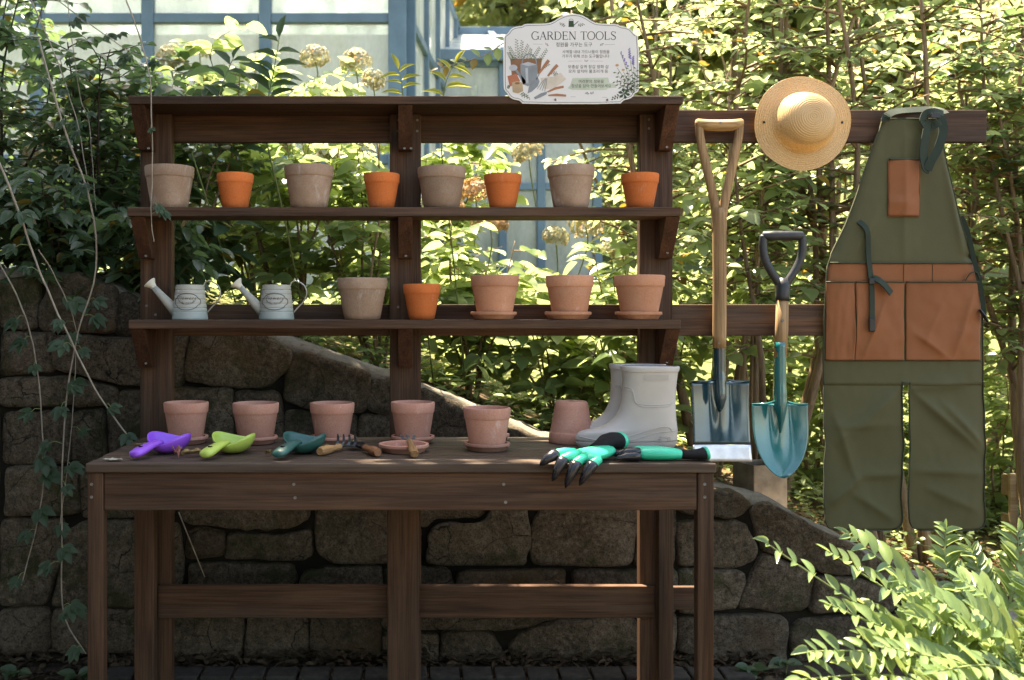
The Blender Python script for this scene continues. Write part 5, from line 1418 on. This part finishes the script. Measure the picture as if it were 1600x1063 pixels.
M['lf_hedge'] = mat_leaf('hedge_leaf', (.060, .108, .036), (.16, .215, .080), (.40, .48, .20), .30, .5, .46, (.20, .12, .02))
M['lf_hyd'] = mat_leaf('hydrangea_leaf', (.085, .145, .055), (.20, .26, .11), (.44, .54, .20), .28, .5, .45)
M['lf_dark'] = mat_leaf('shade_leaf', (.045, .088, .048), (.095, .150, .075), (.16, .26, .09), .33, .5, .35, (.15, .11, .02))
M['lf_tree'] = mat_leaf('tree_leaf', (.09, .125, .04), (.20, .22, .08), (.44, .48, .18), .4, .4, .45, (.24, .13, .02))
M['lf_ever'] = mat_leaf('evergreen_leaf', (.018, .032, .012), (.03, .05, .018), (.02, .035, .01), .5, .3, .2)
M['lf_fore'] = mat_leaf('pinnate_leaf', (.135, .215, .075), (.215, .295, .115), (.31, .40, .12), .3, .55, .35)
M['lf_vine'] = mat_leaf('vine_leaf', (.034, .066, .030), (.055, .095, .042), (.09, .15, .045), .45, .4, .35)
M['lf_yellow'] = mat_leaf('yellow_green_leaf', (.13, .16, .03), (.20, .20, .04), (.48, .45, .07), .45, .4, .5)
M['lf_litter'] = mat_leaf('leaf_litter', (.15, .085, .035), (.30, .20, .10), (.14, .08, .03), .7, .2, .2)
M['lf_shaded_litter'] = mat_leaf('shaded_litter', (.030, .021, .012), (.075, .052, .030), (.02, .012, .006), .8, .2, .1)  # litter colour darkened to stand in for shade under the bench
M['bark'] = mat_wood('shrub_bark', 2, (.15, .095, .055), (.36, .25, .15))
M['bark_dark'] = mat_wood('dark_bark', 2, (.025, .018, .012), (.07, .05, .034))
M['twig'] = mat_simple('pale_twig', (.30, .25, .19), .7, .3, 0, .25, 40)
M['green_stem'] = mat_simple('green_stem', (.16, .20, .07), .5, .4, 0, .2, 30)
M['petal'] = mat_leaf('hydrangea_petal', (.50, .48, .33), (.62, .58, .42), (.35, .32, .16), .7, .2, .3, (.46, .27, .15))
M['petal_tan'] = mat_leaf('withered_petal', (.50, .30, .17), (.60, .42, .26), (.34, .2, .08), .7, .2, .3)

def rv(r):
    while True:
        v = Vector((r.uniform(-1, 1), r.uniform(-1, 1), r.uniform(-1, 1)))
        if .01 < v.length < 1: return v.normalized()

def shrub(name, label, cat, base, r, n_stems=5, height=1.6, spread=.5, stem_r=.012, twigs=14, twig_len=.35, leaves=9, leaf=(.06, .032), mat='lf_hedge', T=None, bark='bark', t0=.25, group=None, lean=(0, 0), droop=.25, gap=None, updir=.35, keep=None):
    """stems from one root, twigs up each stem, leaves alternate along each twig"""
    T = T or T_OV
    base = Vector(base); t = thing(name, label, cat, base, group)
    LV = Leaves()
    for s in range(n_stems):
        az = r.uniform(0, 2*math.pi); out = r.uniform(.25, 1)*spread; h = height*r.uniform(.75, 1.08)
        p0 = base + Vector((math.cos(az)*.07*r.random(), math.sin(az)*.07*r.random(), -.03))
        p3 = base + Vector((math.cos(az)*out+lean[0]*h, math.sin(az)*out*.7+lean[1]*h, h))
        mid1 = p0.lerp(p3, .33) + Vector((r.uniform(-1,1), r.uniform(-1,1), .5))*.07*height*.6
        mid2 = p0.lerp(p3, .68) + Vector((r.uniform(-1,1), r.uniform(-1,1), .3))*.07*height*.6
        path = spline([p0, mid1, mid2, p3], 15)
        m = MB().tube(path, [lerp(stem_r*r.uniform(.85, 1.1), stem_r*.22, i/14) for i in range(15)], 7)
        for w in range(twigs):
            u = r.uniform(t0, 1.0)**.85; k = min(13, int(u*14)); q = path[k].lerp(path[k+1], u*14-k)
            a = r.uniform(0, 2*math.pi); d = Vector((math.cos(a), math.sin(a), updir+r.uniform(-.35, .5))).normalized()
            TL = twig_len*r.uniform(.5, 1.2)*(1.15-.4*u)
            bend = Vector((r.uniform(-.3,.3), r.uniform(-.3,.3), -droop))
            tp = [q + d*TL*f + bend*TL*f*f for f in (0, .33, .66, 1)]
            if keep and not keep(tp[3]): continue
            m.tube(tp, [stem_r*.28, stem_r*.22, stem_r*.15, stem_r*.08], 4)
            nl = max(2, int(leaves*r.uniform(.6, 1.3)))
            for i in range(nl):
                f = .15+.85*(i+r.random()*.6)/nl; f = min(f, 1.0)
                c = q + d*TL*f + bend*TL*f*f
                td = (d + 2*bend*f).normalized(); sd = td.cross(Vector((0,0,1)))
                sd = (sd.normalized() if sd.length > .05 else Vector((1,0,0)))*(1 if i % 2 else -1)
                ld = (sd*r.uniform(.6,1.1) + td*r.uniform(.3,.9) + Vector((0,0,r.uniform(-.55,.25)))).normalized()
                nn = (Vector((0,0,1)) + rv(r)*.55).normalized()
                if abs(nn.dot(ld)) > .95: nn = rv(r)
                sc = r.uniform(.6, 1.2)
                LV.add(c, ld, nn, leaf[0]*sc, leaf[1]*sc*r.uniform(.85, 1.1))
        m.build('stem', M[bark], t, smooth=True, fixn=False)
    o = LV.build('crown', M[mat], t, T, seed=r.randint(0, 9999))
    o['kind'] = 'stuff'
    return t

def ball_tree(name, label, base, trunk_h, crowns, r, leaf=.16, per=2200, mat='lf_tree', bark='bark_dark', tr=.12, group=None, cat='tree', T=None):
    """tapered trunk with limbs to each leaf mass; leaves grow in small clumps through each mass"""
    base = Vector(base); t = thing(name, label, cat, base, group)
    m = MB(); topp = base + Vector((r.uniform(-.2,.2), r.uniform(-.2,.2), trunk_h))
    path = spline([base-Vector((0,0,.1)), base.lerp(topp, .5)+Vector((r.uniform(-.1,.1), r.uniform(-.1,.1), 0)), topp], 9)
    m.tube(path, [lerp(tr*1.2, tr*.55, i/8) for i in range(9)], 10)
    LV = Leaves()
    for c, rad, *dens in crowns:
        c = Vector(c); rad = Vector(rad)
        m.tube(spline([path[6], path[8].lerp(c, .5)+rv(r)*.15, c], 7), [lerp(tr*.5, tr*.1, i/6) for i in range(7)], 6)
        ncl = int(max(12, per//14)*(dens[0] if dens else 1))
        for k in range(ncl):
            v = rv(r); q = r.random()**.45; cc = c + Vector((v.x*rad.x, v.y*rad.y, v.z*rad.z))*q
            if r.random() < .25: m.tube([c.lerp(cc, .35), c.lerp(cc, .7)+rv(r)*.05, cc], [tr*.10, tr*.07, tr*.03], 4)
            cs = leaf*r.uniform(1.2, 2.6)
            for i in range(14):
                d = rv(r); nn = (Vector((0,0,1))+rv(r)*.8).normalized(); sc = r.uniform(.6, 1.2)
                LV.add(cc + rv(r)*cs*r.random(), (d+Vector((0,0,-.3))).normalized(), nn, leaf*sc, leaf*.55*sc)
    m.build('trunk', M[bark], t, smooth=True, fixn=False)
    o = LV.build('crown', M[mat], t, T or T_SM, seed=r.randint(0, 9999)); o['kind'] = 'stuff'
    return t

fr = random.Random(21)
# ---- hedge of many-stemmed shrubs on the right, behind the tool rails
hedge = [(1.28, .95, 2.3, 'nearest the shelf rack, behind the spade'), (1.62, 1.15, 2.6, 'behind the shovel and straw hat'), (2.0, .95, 2.6, 'behind the left edge of the apron'), (2.35, 1.25, 2.75, 'behind the apron'), (2.72, 1.0, 2.7, 'right of the apron'), (3.15, 1.35, 2.9, 'at the far right of the picture')]
for x, y, h, w in hedge:
    shrub('hedge_shrub', 'tall shrub with bare tan stems and small leaves ' + w, 'shrub', (x, y, terrain(x, y)), fr, 5, h, .50, .024, 31, .42, 11, (.062, .038), 'lf_hedge', T_OV, t0=.30, group='sunlit hedge shrubs on the right', droop=.3)
shrub('broad_leaf_shrub', 'shrub with broader dark green leaves between the spade and the shovel', 'shrub', (1.42, .78, terrain(1.42, .78)), fr, 4, 1.75, .38, .016, 16, .34, 8, (.085, .055), 'lf_hyd', T_HY, t0=.35, droop=.3)
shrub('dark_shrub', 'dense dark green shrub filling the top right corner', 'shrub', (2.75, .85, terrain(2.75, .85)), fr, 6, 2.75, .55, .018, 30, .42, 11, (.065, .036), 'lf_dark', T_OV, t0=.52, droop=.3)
back = [(1.35, 2.4, 2.6, 'left'), (2.3, 2.6, 2.7, 'middle'), (3.3, 2.5, 2.9, 'right')]
for x, y, h, w in back:
    shrub('hedge_shrub', 'tall shrub in the second row of the hedge, ' + w + ' one', 'shrub', (x, y, terrain(x, y)), fr, 7, h, .8, .018, 24, .5, 11, (.075, .046), 'lf_hedge', T_OV, t0=.15, group='sunlit hedge shrubs on the right', droop=.3)
# ---- hydrangeas behind the shelf rack
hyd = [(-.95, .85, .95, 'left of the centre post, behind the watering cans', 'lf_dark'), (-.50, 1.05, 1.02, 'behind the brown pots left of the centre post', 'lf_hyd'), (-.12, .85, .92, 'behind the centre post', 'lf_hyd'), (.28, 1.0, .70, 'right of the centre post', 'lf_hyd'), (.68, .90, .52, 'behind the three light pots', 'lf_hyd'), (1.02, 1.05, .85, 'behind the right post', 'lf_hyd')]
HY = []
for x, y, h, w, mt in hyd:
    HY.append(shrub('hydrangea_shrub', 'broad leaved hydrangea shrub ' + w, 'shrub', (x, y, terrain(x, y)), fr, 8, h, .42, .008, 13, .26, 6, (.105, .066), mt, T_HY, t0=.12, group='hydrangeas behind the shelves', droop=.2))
hyb = [(-.75, 1.7, 1.28, 'behind the left bay of shelves'), (-.1, 1.8, 1.12, 'behind the middle of the shelf rack'), (-1.4, 1.5, 1.05, 'behind the left post')]
for x, y, h, w in hyb:
    HY.append(shrub('hydrangea_shrub', 'taller hydrangea in the rear row ' + w, 'shrub', (x, y, terrain(x, y)), fr, 8, h, .5, .009, 16, .32, 7, (.115, .07), 'lf_hyd' if x > -1 else 'lf_dark', T_HY, t0=.15, group='hydrangeas behind the shelves', droop=.2))
# flower heads: three shapes shared by all
def head_mesh(seed, mat, R_=.055):
    r = random.Random(seed); LV = Leaves()
    for k in range(170):
        v = rv(r); v.z = abs(v.z)*.9-.25; v.normalize()
        p = Vector((v.x*R_, v.y*R_, v.z*R_*.85))*r.uniform(.75, 1.05)
        a = v.orthogonal().normalized(); b = v.cross(a)
        ph = r.uniform(0, 1.5)
        for j in range(4):
            d = a*math.cos(ph+j*math.pi/2)+b*math.sin(ph+j*math.pi/2)
            LV.add(p, (d+v*.3).normalized(), v, .0105*r.uniform(.8, 1.2), .010)
    o = LV.build('flower_head', mat, None, T_SM, org=(0,0,0), seed=seed); me = o.data; bpy.data.objects.remove(o); return me
HM = [head_mesh(1, M['petal']), head_mesh(2, M['petal']), head_mesh(3, M['petal_tan'])]
heads = [(268,92,1.45,0,6),(312,80,1.6,0,6),(492,92,1.5,1,6),(556,98,1.45,0,7),(583,126,1.3,1,7),(512,255,1.1,0,1),(565,228,1.3,1,1),(430,225,1.3,0,1),(742,300,1.0,2,3),(765,348,.95,2,3),(700,330,1.2,2,2),(826,236,1.1,1,4),(868,372,1.0,1,4),(955,392,1.1,0,5),(915,350,1.2,1,4),(540,372,1.0,2,1),(590,372,1.1,0,2),(178,145,1.3,0,8),(60,250,1.1,1,8)]
for px, py, Y, k, s in heads:
    p = W(px, py, Y); par = HY[s]
    o = link('flower_head', HM[k], par); o.location = p-ORG[par.name]; sc = fr.uniform(1.0, 1.45); o.scale = (sc, sc, sc); o.rotation_euler = (fr.uniform(-.7, .3), fr.uniform(-.5, .5), fr.uniform(0, 6))
    q = ORG[par.name]; m = MB().tube(spline([p-Vector((0,0,.01)), p+Vector((.01,.01,-.10)), p+Vector(((q.x-p.x)*.25,.05,-.24))], 9), .0032, 5)
    m.build('flower_stalk', M['green_stem'], par, smooth=True)
# ---- shaded shrubs at the left
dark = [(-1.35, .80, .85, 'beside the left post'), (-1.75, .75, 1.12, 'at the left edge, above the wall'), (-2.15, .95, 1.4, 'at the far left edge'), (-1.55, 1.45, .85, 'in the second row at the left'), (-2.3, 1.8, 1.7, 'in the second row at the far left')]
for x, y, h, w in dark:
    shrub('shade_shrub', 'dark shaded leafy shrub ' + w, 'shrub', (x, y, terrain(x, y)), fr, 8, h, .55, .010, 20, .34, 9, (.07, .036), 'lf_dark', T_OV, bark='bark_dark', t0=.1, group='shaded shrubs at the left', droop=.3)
spill = [(-1.72, .50, .42, 'left edge'), (-1.35, .50, .40, 'spilling just left of the post'), (-1.0, .55, .36, 'behind the left watering can'), (-2.15, .55, .45, 'beyond the left edge')]
for x, y, h, w in spill:
    shrub('spilling_shrub', 'low dark shrub spilling over the wall top, ' + w, 'shrub', (x, y, terrain(x, y)), fr, 7, h, .34, .006, 16, .24, 8, (.075, .040), 'lf_dark', T_OV, bark='bark_dark', t0=.05, group='shrubs spilling over the wall', droop=.6, lean=(0, -.25))
low = [(1.55, 2.0, .9, 'behind the spade'), (2.05, 1.9, .85, 'behind the left apron edge'), (2.55, 2.1, 1.0, 'behind the apron'), (3.1, 1.9, .9, 'right of the apron'), (3.7, 2.3, 1.0, 'at the right edge')]
for x, y, h, w in low:
    shrub('low_shrub', 'low bushy shrub at the foot of the hedge ' + w, 'shrub', (x, y, terrain(x, y)), fr, 8, h, .5, .008, 18, .3, 8, (.08, .048), 'lf_hyd', T_OV, t0=.05, group='low shrubs below the hedge', droop=.3)
# ---- low ground cover along the wall top
LV = Leaves()
for k in range(7000):
    x = fr.uniform(-2.4, 3.6); y = .52+fr.random()**1.3*2.2
    if x > 1.15 and y < .95 and fr.random() < .8: continue
    z = terrain(x, y)+fr.random()**1.6*.16
    a = fr.uniform(0, 6.283); LV.add((x, y, z), (math.cos(a), math.sin(a), fr.uniform(-.1, .7)), (fr.uniform(-.4,.4), fr.uniform(-.4,.4), 1), fr.uniform(.03, .065), fr.uniform(.018, .034))
o = LV.build('ground_cover', M['lf_hyd'], None, T_OV); tag(o, 'low green ground cover growing behind the wall top', 'ground cover', kind='stuff')
# ---- leaf litter: colour darkened for shade along the wall foot, plain on the slope
for nm, lab, mt, cnt in (('damp_leaf_litter', 'leaf litter on the ground along the wall foot, colour darkened for shade', 'lf_shaded_litter', 2400), ('dry_leaf_litter', 'pale dry leaf litter on the sunny slope below the hedge', 'lf_litter', 2800)):
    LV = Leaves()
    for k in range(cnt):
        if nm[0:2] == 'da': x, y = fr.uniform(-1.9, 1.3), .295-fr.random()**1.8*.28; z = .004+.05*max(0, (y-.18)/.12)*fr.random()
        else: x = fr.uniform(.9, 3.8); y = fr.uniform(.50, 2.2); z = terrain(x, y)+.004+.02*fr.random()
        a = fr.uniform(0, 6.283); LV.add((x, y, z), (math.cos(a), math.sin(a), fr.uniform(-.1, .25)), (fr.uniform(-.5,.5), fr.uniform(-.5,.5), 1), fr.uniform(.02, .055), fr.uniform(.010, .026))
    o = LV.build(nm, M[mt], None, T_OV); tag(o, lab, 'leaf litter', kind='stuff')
# ---- trees far behind, and the tree whose crown shades the left of the bench
far = [(-7.5, 16, 'far left, behind the tall greenhouse'), (-2.5, 17.5, 'left of the sign, above the low greenhouse roof'), (2.2, 16.5, 'behind the sign'), (4.2, 9.5, 'close behind the hedge at right of the sign'), (7.0, 10.0, 'close behind the hedge at the right edge'), (1.4, 11.5, 'just right of the sign, above the low greenhouse'), (9.0, 14.5, 'far right behind the hedge'), (13.0, 16, 'furthest right beyond the frame edge')]
for x, y, w in far:
    z = terrain(x, y); h = fr.uniform(5.5, 7)
    cr = [((x+fr.uniform(-1.6, 1.6), y+fr.uniform(-.9, .9), z+h*fr.uniform(.25, 1)), (fr.uniform(1.3, 2.1), 1.3, fr.uniform(1.0, 1.6))) for _ in range(7)]
    ball_tree('broadleaf_tree', 'large sunlit broadleaf tree ' + w, (x, y, z), h*.7, cr, fr, .22, 1500, 'lf_tree', tr=.2, group='trees beyond the greenhouses')
cr = [((-1.85, 1.5, 6.1), (.85, .6, .6)), ((-2.8, 1.6, 6.2), (1.0, .6, .7)), ((-3.8, 2.3, 6.3), (1.0, .8, .8)), ((-1.35, 1.8, 6.4), (.55, .5, .4)), ((-1.8, .9, 5.9), (.8, .5, .5)), ((-2.8, .8, 5.9), (.9, .6, .6)), ((-.75, 1.6, 6.3), (.75, .45, .3), .22), ((-2.4, 2.6, 6.6), (1.0, .5, .4), .3)]
ball_tree('shade_tree', 'tree left of the frame whose crown shades the left half of the bench', (-3.9, 3.7, terrain(-3.9, 3.7)), 3.9, cr, fr, .12, 3000, 'lf_ever', tr=.14)
cr = [((-1.9, -2.4, 4.4), (1.0, 1.0, .6)), ((-2.6, -1.0, 4.6), (1.1, 1.1, .8)), ((-1.5, -4.0, 4.7), (1.1, 1.1, .7)), ((-3.0, -2.6, 4.2), (1.2, 1.2, 1.0)), ((-1.6, -.6, 5.0), (.8, .8, .5)), ((-3.0, -4.2, 4.0), (1.2, 1.2, 1.0))]
ball_tree('shade_tree', 'unseen tree added beside the viewer to block sky light from the left', (-3.2, -2.8, 0), 3.4, cr, fr, .13, 2600, 'lf_ever', tr=.14)  # added out of view; its crowns hold back high sky on the left
# ---- unseen bushes added on the left and behind the viewer to block low sky light
for x, y, zc, rx, ry, rz, w in ((-2.7, -1.5, 1.9, .7, 1.7, 1.9, 'left of the path'), (-3.6, -5.0, 2.4, 1.2, 1.8, 2.4, 'left behind the viewer'), (-.8, -8.2, 2.5, 1.9, 1.1, 2.5, 'behind the viewer'), (3.2, -8.6, 2.2, 1.9, 1.1, 2.2, 'right behind the viewer')):
    cr = [((x, y, zc), (rx, ry, rz))]
    ball_tree('sky_blocker_bush', 'unseen dark bush added to block sky light, ' + w, (x, y, 0), zc*.6, cr, fr, .16, 6500, 'lf_ever', tr=.1, group='unseen bushes blocking sky light', cat='bush')

# ---- vines hanging at the left
def palmate(seed):
    r = random.Random(seed); LV = Leaves()
    for a, L in ((-78, .042), (-38, .060), (0, .070), (38, .060), (78, .042)):
        a = R(a+r.uniform(-6, 6)); LV.add((0, 0, 0), (math.sin(a), math.cos(a), r.uniform(-.25, .05)), (r.uniform(-.2, .2), 0, 1), L, L*.52)
    o = LV.build('leaf', M['lf_vine'], None, T_HY, org=(0,0,0), seed=seed); me = o.data; bpy.data.objects.remove(o); return me
PM = [palmate(k) for k in range(4)]
vr = random.Random(5)
def vine(label, pts, Y, rad, nleaf, t0=0.0, group='bare vines hanging before the wall', scale=1.0):
    P = [W(x, y, Y+(q[0] if q else 0)) for x, y, *q in pts]
    t = thing('vine', label, 'vine', P[-1], group)
    path = spline(P, 40)
    path = [p + Vector((nz(i*.3, Y, 1), nz(i*.3, 2, Y), 0))*.004 for i, p in enumerate(path)]
    MB().tube(path, [lerp(rad, rad*.6, i/39) for i in range(40)], 7).build('stem', M['twig'], t, smooth=True)
    for k in range(nleaf):
        f = lerp(t0, 1, (k+vr.random()*.8)/nleaf); i = min(38, int(f*39)); p = path[i]
        d = Vector((vr.uniform(-1, 1), -vr.uniform(.2, .9), vr.uniform(-.3, .4))).normalized(); L = vr.uniform(.02, .05)
        q = p + d*L + Vector((0, 0, -.006))
        MB().tube([p, p+d*L*.6+Vector((0,0,.004)), q], .0012, 5).build('leaf_stalk', M['green_stem'], t)
        o = link('leaf', PM[vr.randint(0, 3)], t); o.location = q-ORG[t.name]
        z = Vector((vr.uniform(-.4, .4), -.75, .75)).normalized(); y = Vector((d.x, -.2, -.55)).normalized(); x = y.cross(z).normalized(); y = z.cross(x)
        o.rotation_euler = Matrix((x, y, z)).transposed().to_euler(); s = vr.uniform(.45, 1.05)*scale; o.scale = (s, s, s)
    return t
vine('thick pale vine stem slanting down to the left corner of the bench top', [(-30,190),(20,305),(60,420),(100,510),(150,610),(208,693)], -.08, .0042, 7, .2)
vine('long pale vine curving down to the ground left of the bench leg', [(60,60),(100,200),(140,310),(150,420),(120,525),(105,620),(97,720),(97,860),(100,960),(134,1022)], .08, .0036, 18, .05)
vine('vine at the left edge hanging before the dark wall', [(-20,380),(30,470),(55,560),(68,700),(62,800),(33,915)], .12, .0030, 9, .2)
vine('thin vine hanging close beside the long pale one', [(60,390),(85,430),(115,500),(118,560),(108,710),(92,830)], .12, .0022, 7, .3)
vine('single bare vine hanging down before the left post and brown pot', [(180,-40),(205,20),(225,80),(235,140,-.02),(238,250),(236,330),(240,378)], -.20, .0026, 4, .4, scale=.6)
vine('slanting vine across the upper left foliage', [(40,-20),(85,85),(120,190),(140,300)], .30, .0026, 5, .1)
vine('thin vine hanging through the upper left foliage', [(105,-10),(112,60),(125,150),(140,200),(150,330)], .38, .0020, 5, .1)
vine('vine reaching sideways across the upper left foliage', [(90,0),(150,45),(215,85),(300,100)], .40, .0022, 5, .1)

# ---- leafy sprays over the top shelf
def simple_leaf(T, mat, L, w, name='leaf'):
    LV = Leaves(); LV.add((0,0,0), (0,1,0), (0,0,1), L, w); o = LV.build(name, mat, None, T, org=(0,0,0)); me = o.data; bpy.data.objects.remove(o); return me
def orient(o, d, n):
    y = Vector(d).normalized(); z = Vector(n); x = y.cross(z)
    if x.length < .05: x = y.orthogonal()
    x.normalize(); z = x.cross(y); o.rotation_euler = Matrix((x, y, z)).transposed().to_euler()
LM = {}
for k, (T, mt, w) in dict(lance=(T_LA, 'lf_vine', .42), yel=(T_LA, 'lf_yellow', .36), small=(T_OV, 'lf_hedge', .55), seed=(T_OV, 'lf_vine', .55)).items():
    LM[k] = []
    for s in range(3):
        LV = Leaves(); LV.add((0,0,0), (0,1,0), (0,0,1), 1.0, w*(1+.1*s)); o = LV.build('leaf', M[mt], None, T, org=(0,0,0), seed=s+3); LM[k].append(o.data); bpy.data.objects.remove(o)
def spray(name, label, pts, Y, kind, n, L, spread=1.0, cat='plant', rad=.003, t0=.15, mat='green_stem', to_ground=True):
    P = [W(x, y, Y+(q[0] if q else 0)) for x, y, *q in pts]
    path = spline(P, 24)
    b = P[0]
    t = thing(name, label, cat, (b.x, b.y, terrain(b.x, b.y) if to_ground else b.z))
    if to_ground: gp = Vector((b.x+.12, b.y+.45, terrain(b.x+.12, b.y+.45)-.02)); path = [gp, b.lerp(gp, .4)+Vector((0, 0, .03))] + path
    MB().tube(path, [lerp(rad, rad*.4, i/(len(path)-1)) for i in range(len(path))], 6).build('stem', M[mat], t, smooth=True)
    base = 2 if to_ground else 0
    for k in range(n):
        f = lerp(t0, 1.0, k/(n-1)); i = base+min(22, int(f*23)); p = path[i]; td = (path[i+1]-path[i]).normalized()
        sd = td.cross(Vector((0, -1, .35))).normalized()*(1 if k % 2 else -1)
        d = (sd*spread + td*.55 + Vector((0, vr.uniform(-.5, .2), vr.uniform(-.3, .1)))).normalized() if k < n-1 else td
        o = link('leaf', vr.choice(LM[kind]), t); o.location = p-ORG[t.name]; orient(o, d, (vr.uniform(-.3,.3), -.65, .8)); s = L*vr.uniform(.8, 1.15)*(1-.25*f); o.scale = (s, s, s)
    return t
spray('lance_leaf_plant', 'upright plant with long dark green leaves above the top shelf', [(415,215),(420,150),(428,110),(437,55)], .32, 'lance', 14, .135, rad=.004)
spray('lance_leaf_plant', 'upright plant with long leaves behind the shelf, left of the first brown pot', [(300,240),(330,180),(352,120),(365,90)], .45, 'lance', 11, .11, rad=.0035)
spray('pinnate_seedling', 'yellow green seedling with paired leaves over the top shelf, left of the two', [(632,230),(629,150),(627,125),(622,108)], .30, 'yel', 9, .085, 1.3)
spray('pinnate_seedling', 'yellow green seedling with paired leaves over the top shelf, right of the two', [(690,240),(693,152),(700,120),(712,98)], .30, 'yel', 9, .10, 1.3)
spray('leafy_twig', 'arching twig with small leaves reaching left from behind the sign', [(860,60),(800,62),(760,85),(720,98),(682,108)], .42, 'small', 15, .052, 1.0, mat='twig', to_ground=False)

# ---- sunlit pinnate shrub in the right foreground
pl = thing('pinnate_shrub', 'sunlit light green shrub with long feathered fronds in the right foreground', 'shrub', (bx(1560, -.9), -.9, 0))
LF = []
for s in range(4):
    LV = Leaves(); LV.add((0,0,0), (0,1,0), (0,0,1), 1.0, .31+.04*s); o = LV.build('leaf', M['lf_fore'], None, tmpl(5, lambda t: math.sin(math.pi*t**.9)**.65, .10+.06*s, (.04, .18, -.08, .30)[s]), org=(0,0,0), seed=s+11); LF.append(o.data); bpy.data.objects.remove(o)
root = Vector(ORG[pl.name])
LOW = Leaves()
def frond(pts, n, L, single):
    P = [W(x, y, Y-.30) for x, y, Y in pts]
    path = spline(P, 40)
    full = [root+Vector((vr.uniform(-.1,.1), vr.uniform(-.08,.08), -.01)), root.lerp(path[0], .55)+Vector((0,0,.06))] + path
    st = MB().tube(full, [lerp(.0042, .0014, i/(len(full)-1)) for i in range(len(full))], 6).build('frond', M['green_stem'], pl, smooth=True)
    roll = Vector((vr.uniform(-.35, .35), -.55+vr.uniform(-.25, .25), .8)).normalized()          # the plane in which the leaflets lie
    for k in range(n):
        f = lerp(.06, 1, (k//2)/((n-1)//2)); i = min(38, int(f*39)); p = path[i]; td = (path[i+1]-path[i]).normalized()
        sd = td.cross(roll).normalized()*(1 if k % 2 else -1)
        d = (sd*.85+td*vr.uniform(.5, .75)+roll*vr.uniform(-.12, .40)).normalized() if k < n-1 else td
        s = L*vr.uniform(.8, 1.15)*(.75+.35*math.sin(math.pi*min(1, f*1.1)))*(1-.25*f)
        nn = (roll+rv(vr)*.28).normalized()
        if single:
            o = link('leaf', vr.choice(LF), st); o.location = p-root; orient(o, d, nn); o.scale = (s*vr.uniform(.85, 1.15), s, s)
        else: LOW.add(p, d, nn, s, s*vr.uniform(.30, .42))
FR = [((1500,1010,-.60),(1360,955,-.65),(1196,848,-.70)), ((1510,985,-.55),(1400,930,-.60),(1295,862,-.62)), ((1520,965,-.50),(1420,905,-.55),(1325,836,-.55)),
      ((1480,1020,-.70),(1390,985,-.75),(1294,944,-.80)), ((1470,1045,-.75),(1370,1020,-.80),(1262,1018,-.85)), ((1480,1070,-.80),(1370,1055,-.85),(1250,1062,-.90)),
      ((1520,950,-.50),(1480,890,-.48),(1478,826,-.45)), ((1550,950,-.45),(1530,900,-.42),(1515,858,-.40)), ((1570,960,-.50),(1590,900,-.48),(1590,830,-.45)), ((1600,980,-.55),(1640,920,-.55),(1650,850,-.55)),
      ((1540,1000,-.70),(1470,960,-.75),(1400,905,-.75)), ((1560,1020,-.75),(1500,985,-.80),(1430,965,-.85)), ((1550,1050,-.85),(1470,1030,-.90),(1380,1010,-.95)), ((1580,1000,-.70),(1550,940,-.72),(1500,905,-.70)),
      ((1590,1030,-.80),(1560,985,-.85),(1520,950,-.88)), ((1600,1060,-.90),(1540,1040,-.95),(1460,1050,-1.0)), ((1620,1020,-.80),(1620,960,-.82),(1600,905,-.80)), ((1560,1075,-.95),(1500,1075,-1.0),(1420,1085,-1.0))]
more = []
for k in range(26):
    bx0, by0, Y = vr.uniform(1470, 1640), vr.uniform(1010, 1090), vr.uniform(-.85, -.45)
    dx, dy = vr.uniform(-130, -20), vr.uniform(-110, 10)
    if bx0 > 1580: dx = vr.uniform(-60, 60)
    more.append(((bx0, by0, Y), (bx0+dx*.5, by0+dy*.6, Y-.03), (bx0+dx, by0+dy, Y-.05)))
for i, p in enumerate(FR): frond(p, 24, .064+.014*(i % 3)/2, i < 12)
for p in more: frond(p, 20, .062, False)
o = LOW.build('lower_leaves', M['lf_fore'], pl, T_PI); o['kind'] = 'stuff'
# ---- seedlings at the foot of the wall
for px, py, Y, w in ((1172, 1040, .16, 'left of the two at the wall foot by the bench leg'), (1228, 1030, .17, 'right of the two at the wall foot by the bench leg'), (28, 1048, .15, 'at the wall foot in the left corner'), (120, 1055, .14, 'at the wall foot before the vines')):
    p = W(px, py, Y); t = thing('seedling', 'small broad leaved seedling ' + w, 'seedling', (p.x, Y, 0), 'seedlings along the wall foot')
    MB().tube([(p.x, Y, 0), (p.x+.005, Y, p.z*.6), (p.x, Y, p.z)], [.002, .0018, .001], 5).build('stem', M['green_stem'], t)
    for k in range(5):
        a = k*1.9+px; o = link('leaf', vr.choice(LM['seed']), t); o.location = (0, 0, p.z*(.55+.11*k)); orient(o, (math.cos(a), -.4+.3*math.sin(a), .5-.2*k), (0, -.5, .8)); s = vr.uniform(.05, .075); o.scale = (s, s, s)
# ---- a dry straw stalk leaning under the bench
pts = [W(279, 800, .06), W(297, 845, .02), W(320, 902, .0)]
o = MB().tube([W(292, 1062, .16)] + pts[::-1] if False else pts, [.0022, .002, .0012], 6).build('straw_stalk', M['twig'], None, smooth=True)
tag(o, 'thin pale dry stalk hanging down under the left of the bench', 'stalk')
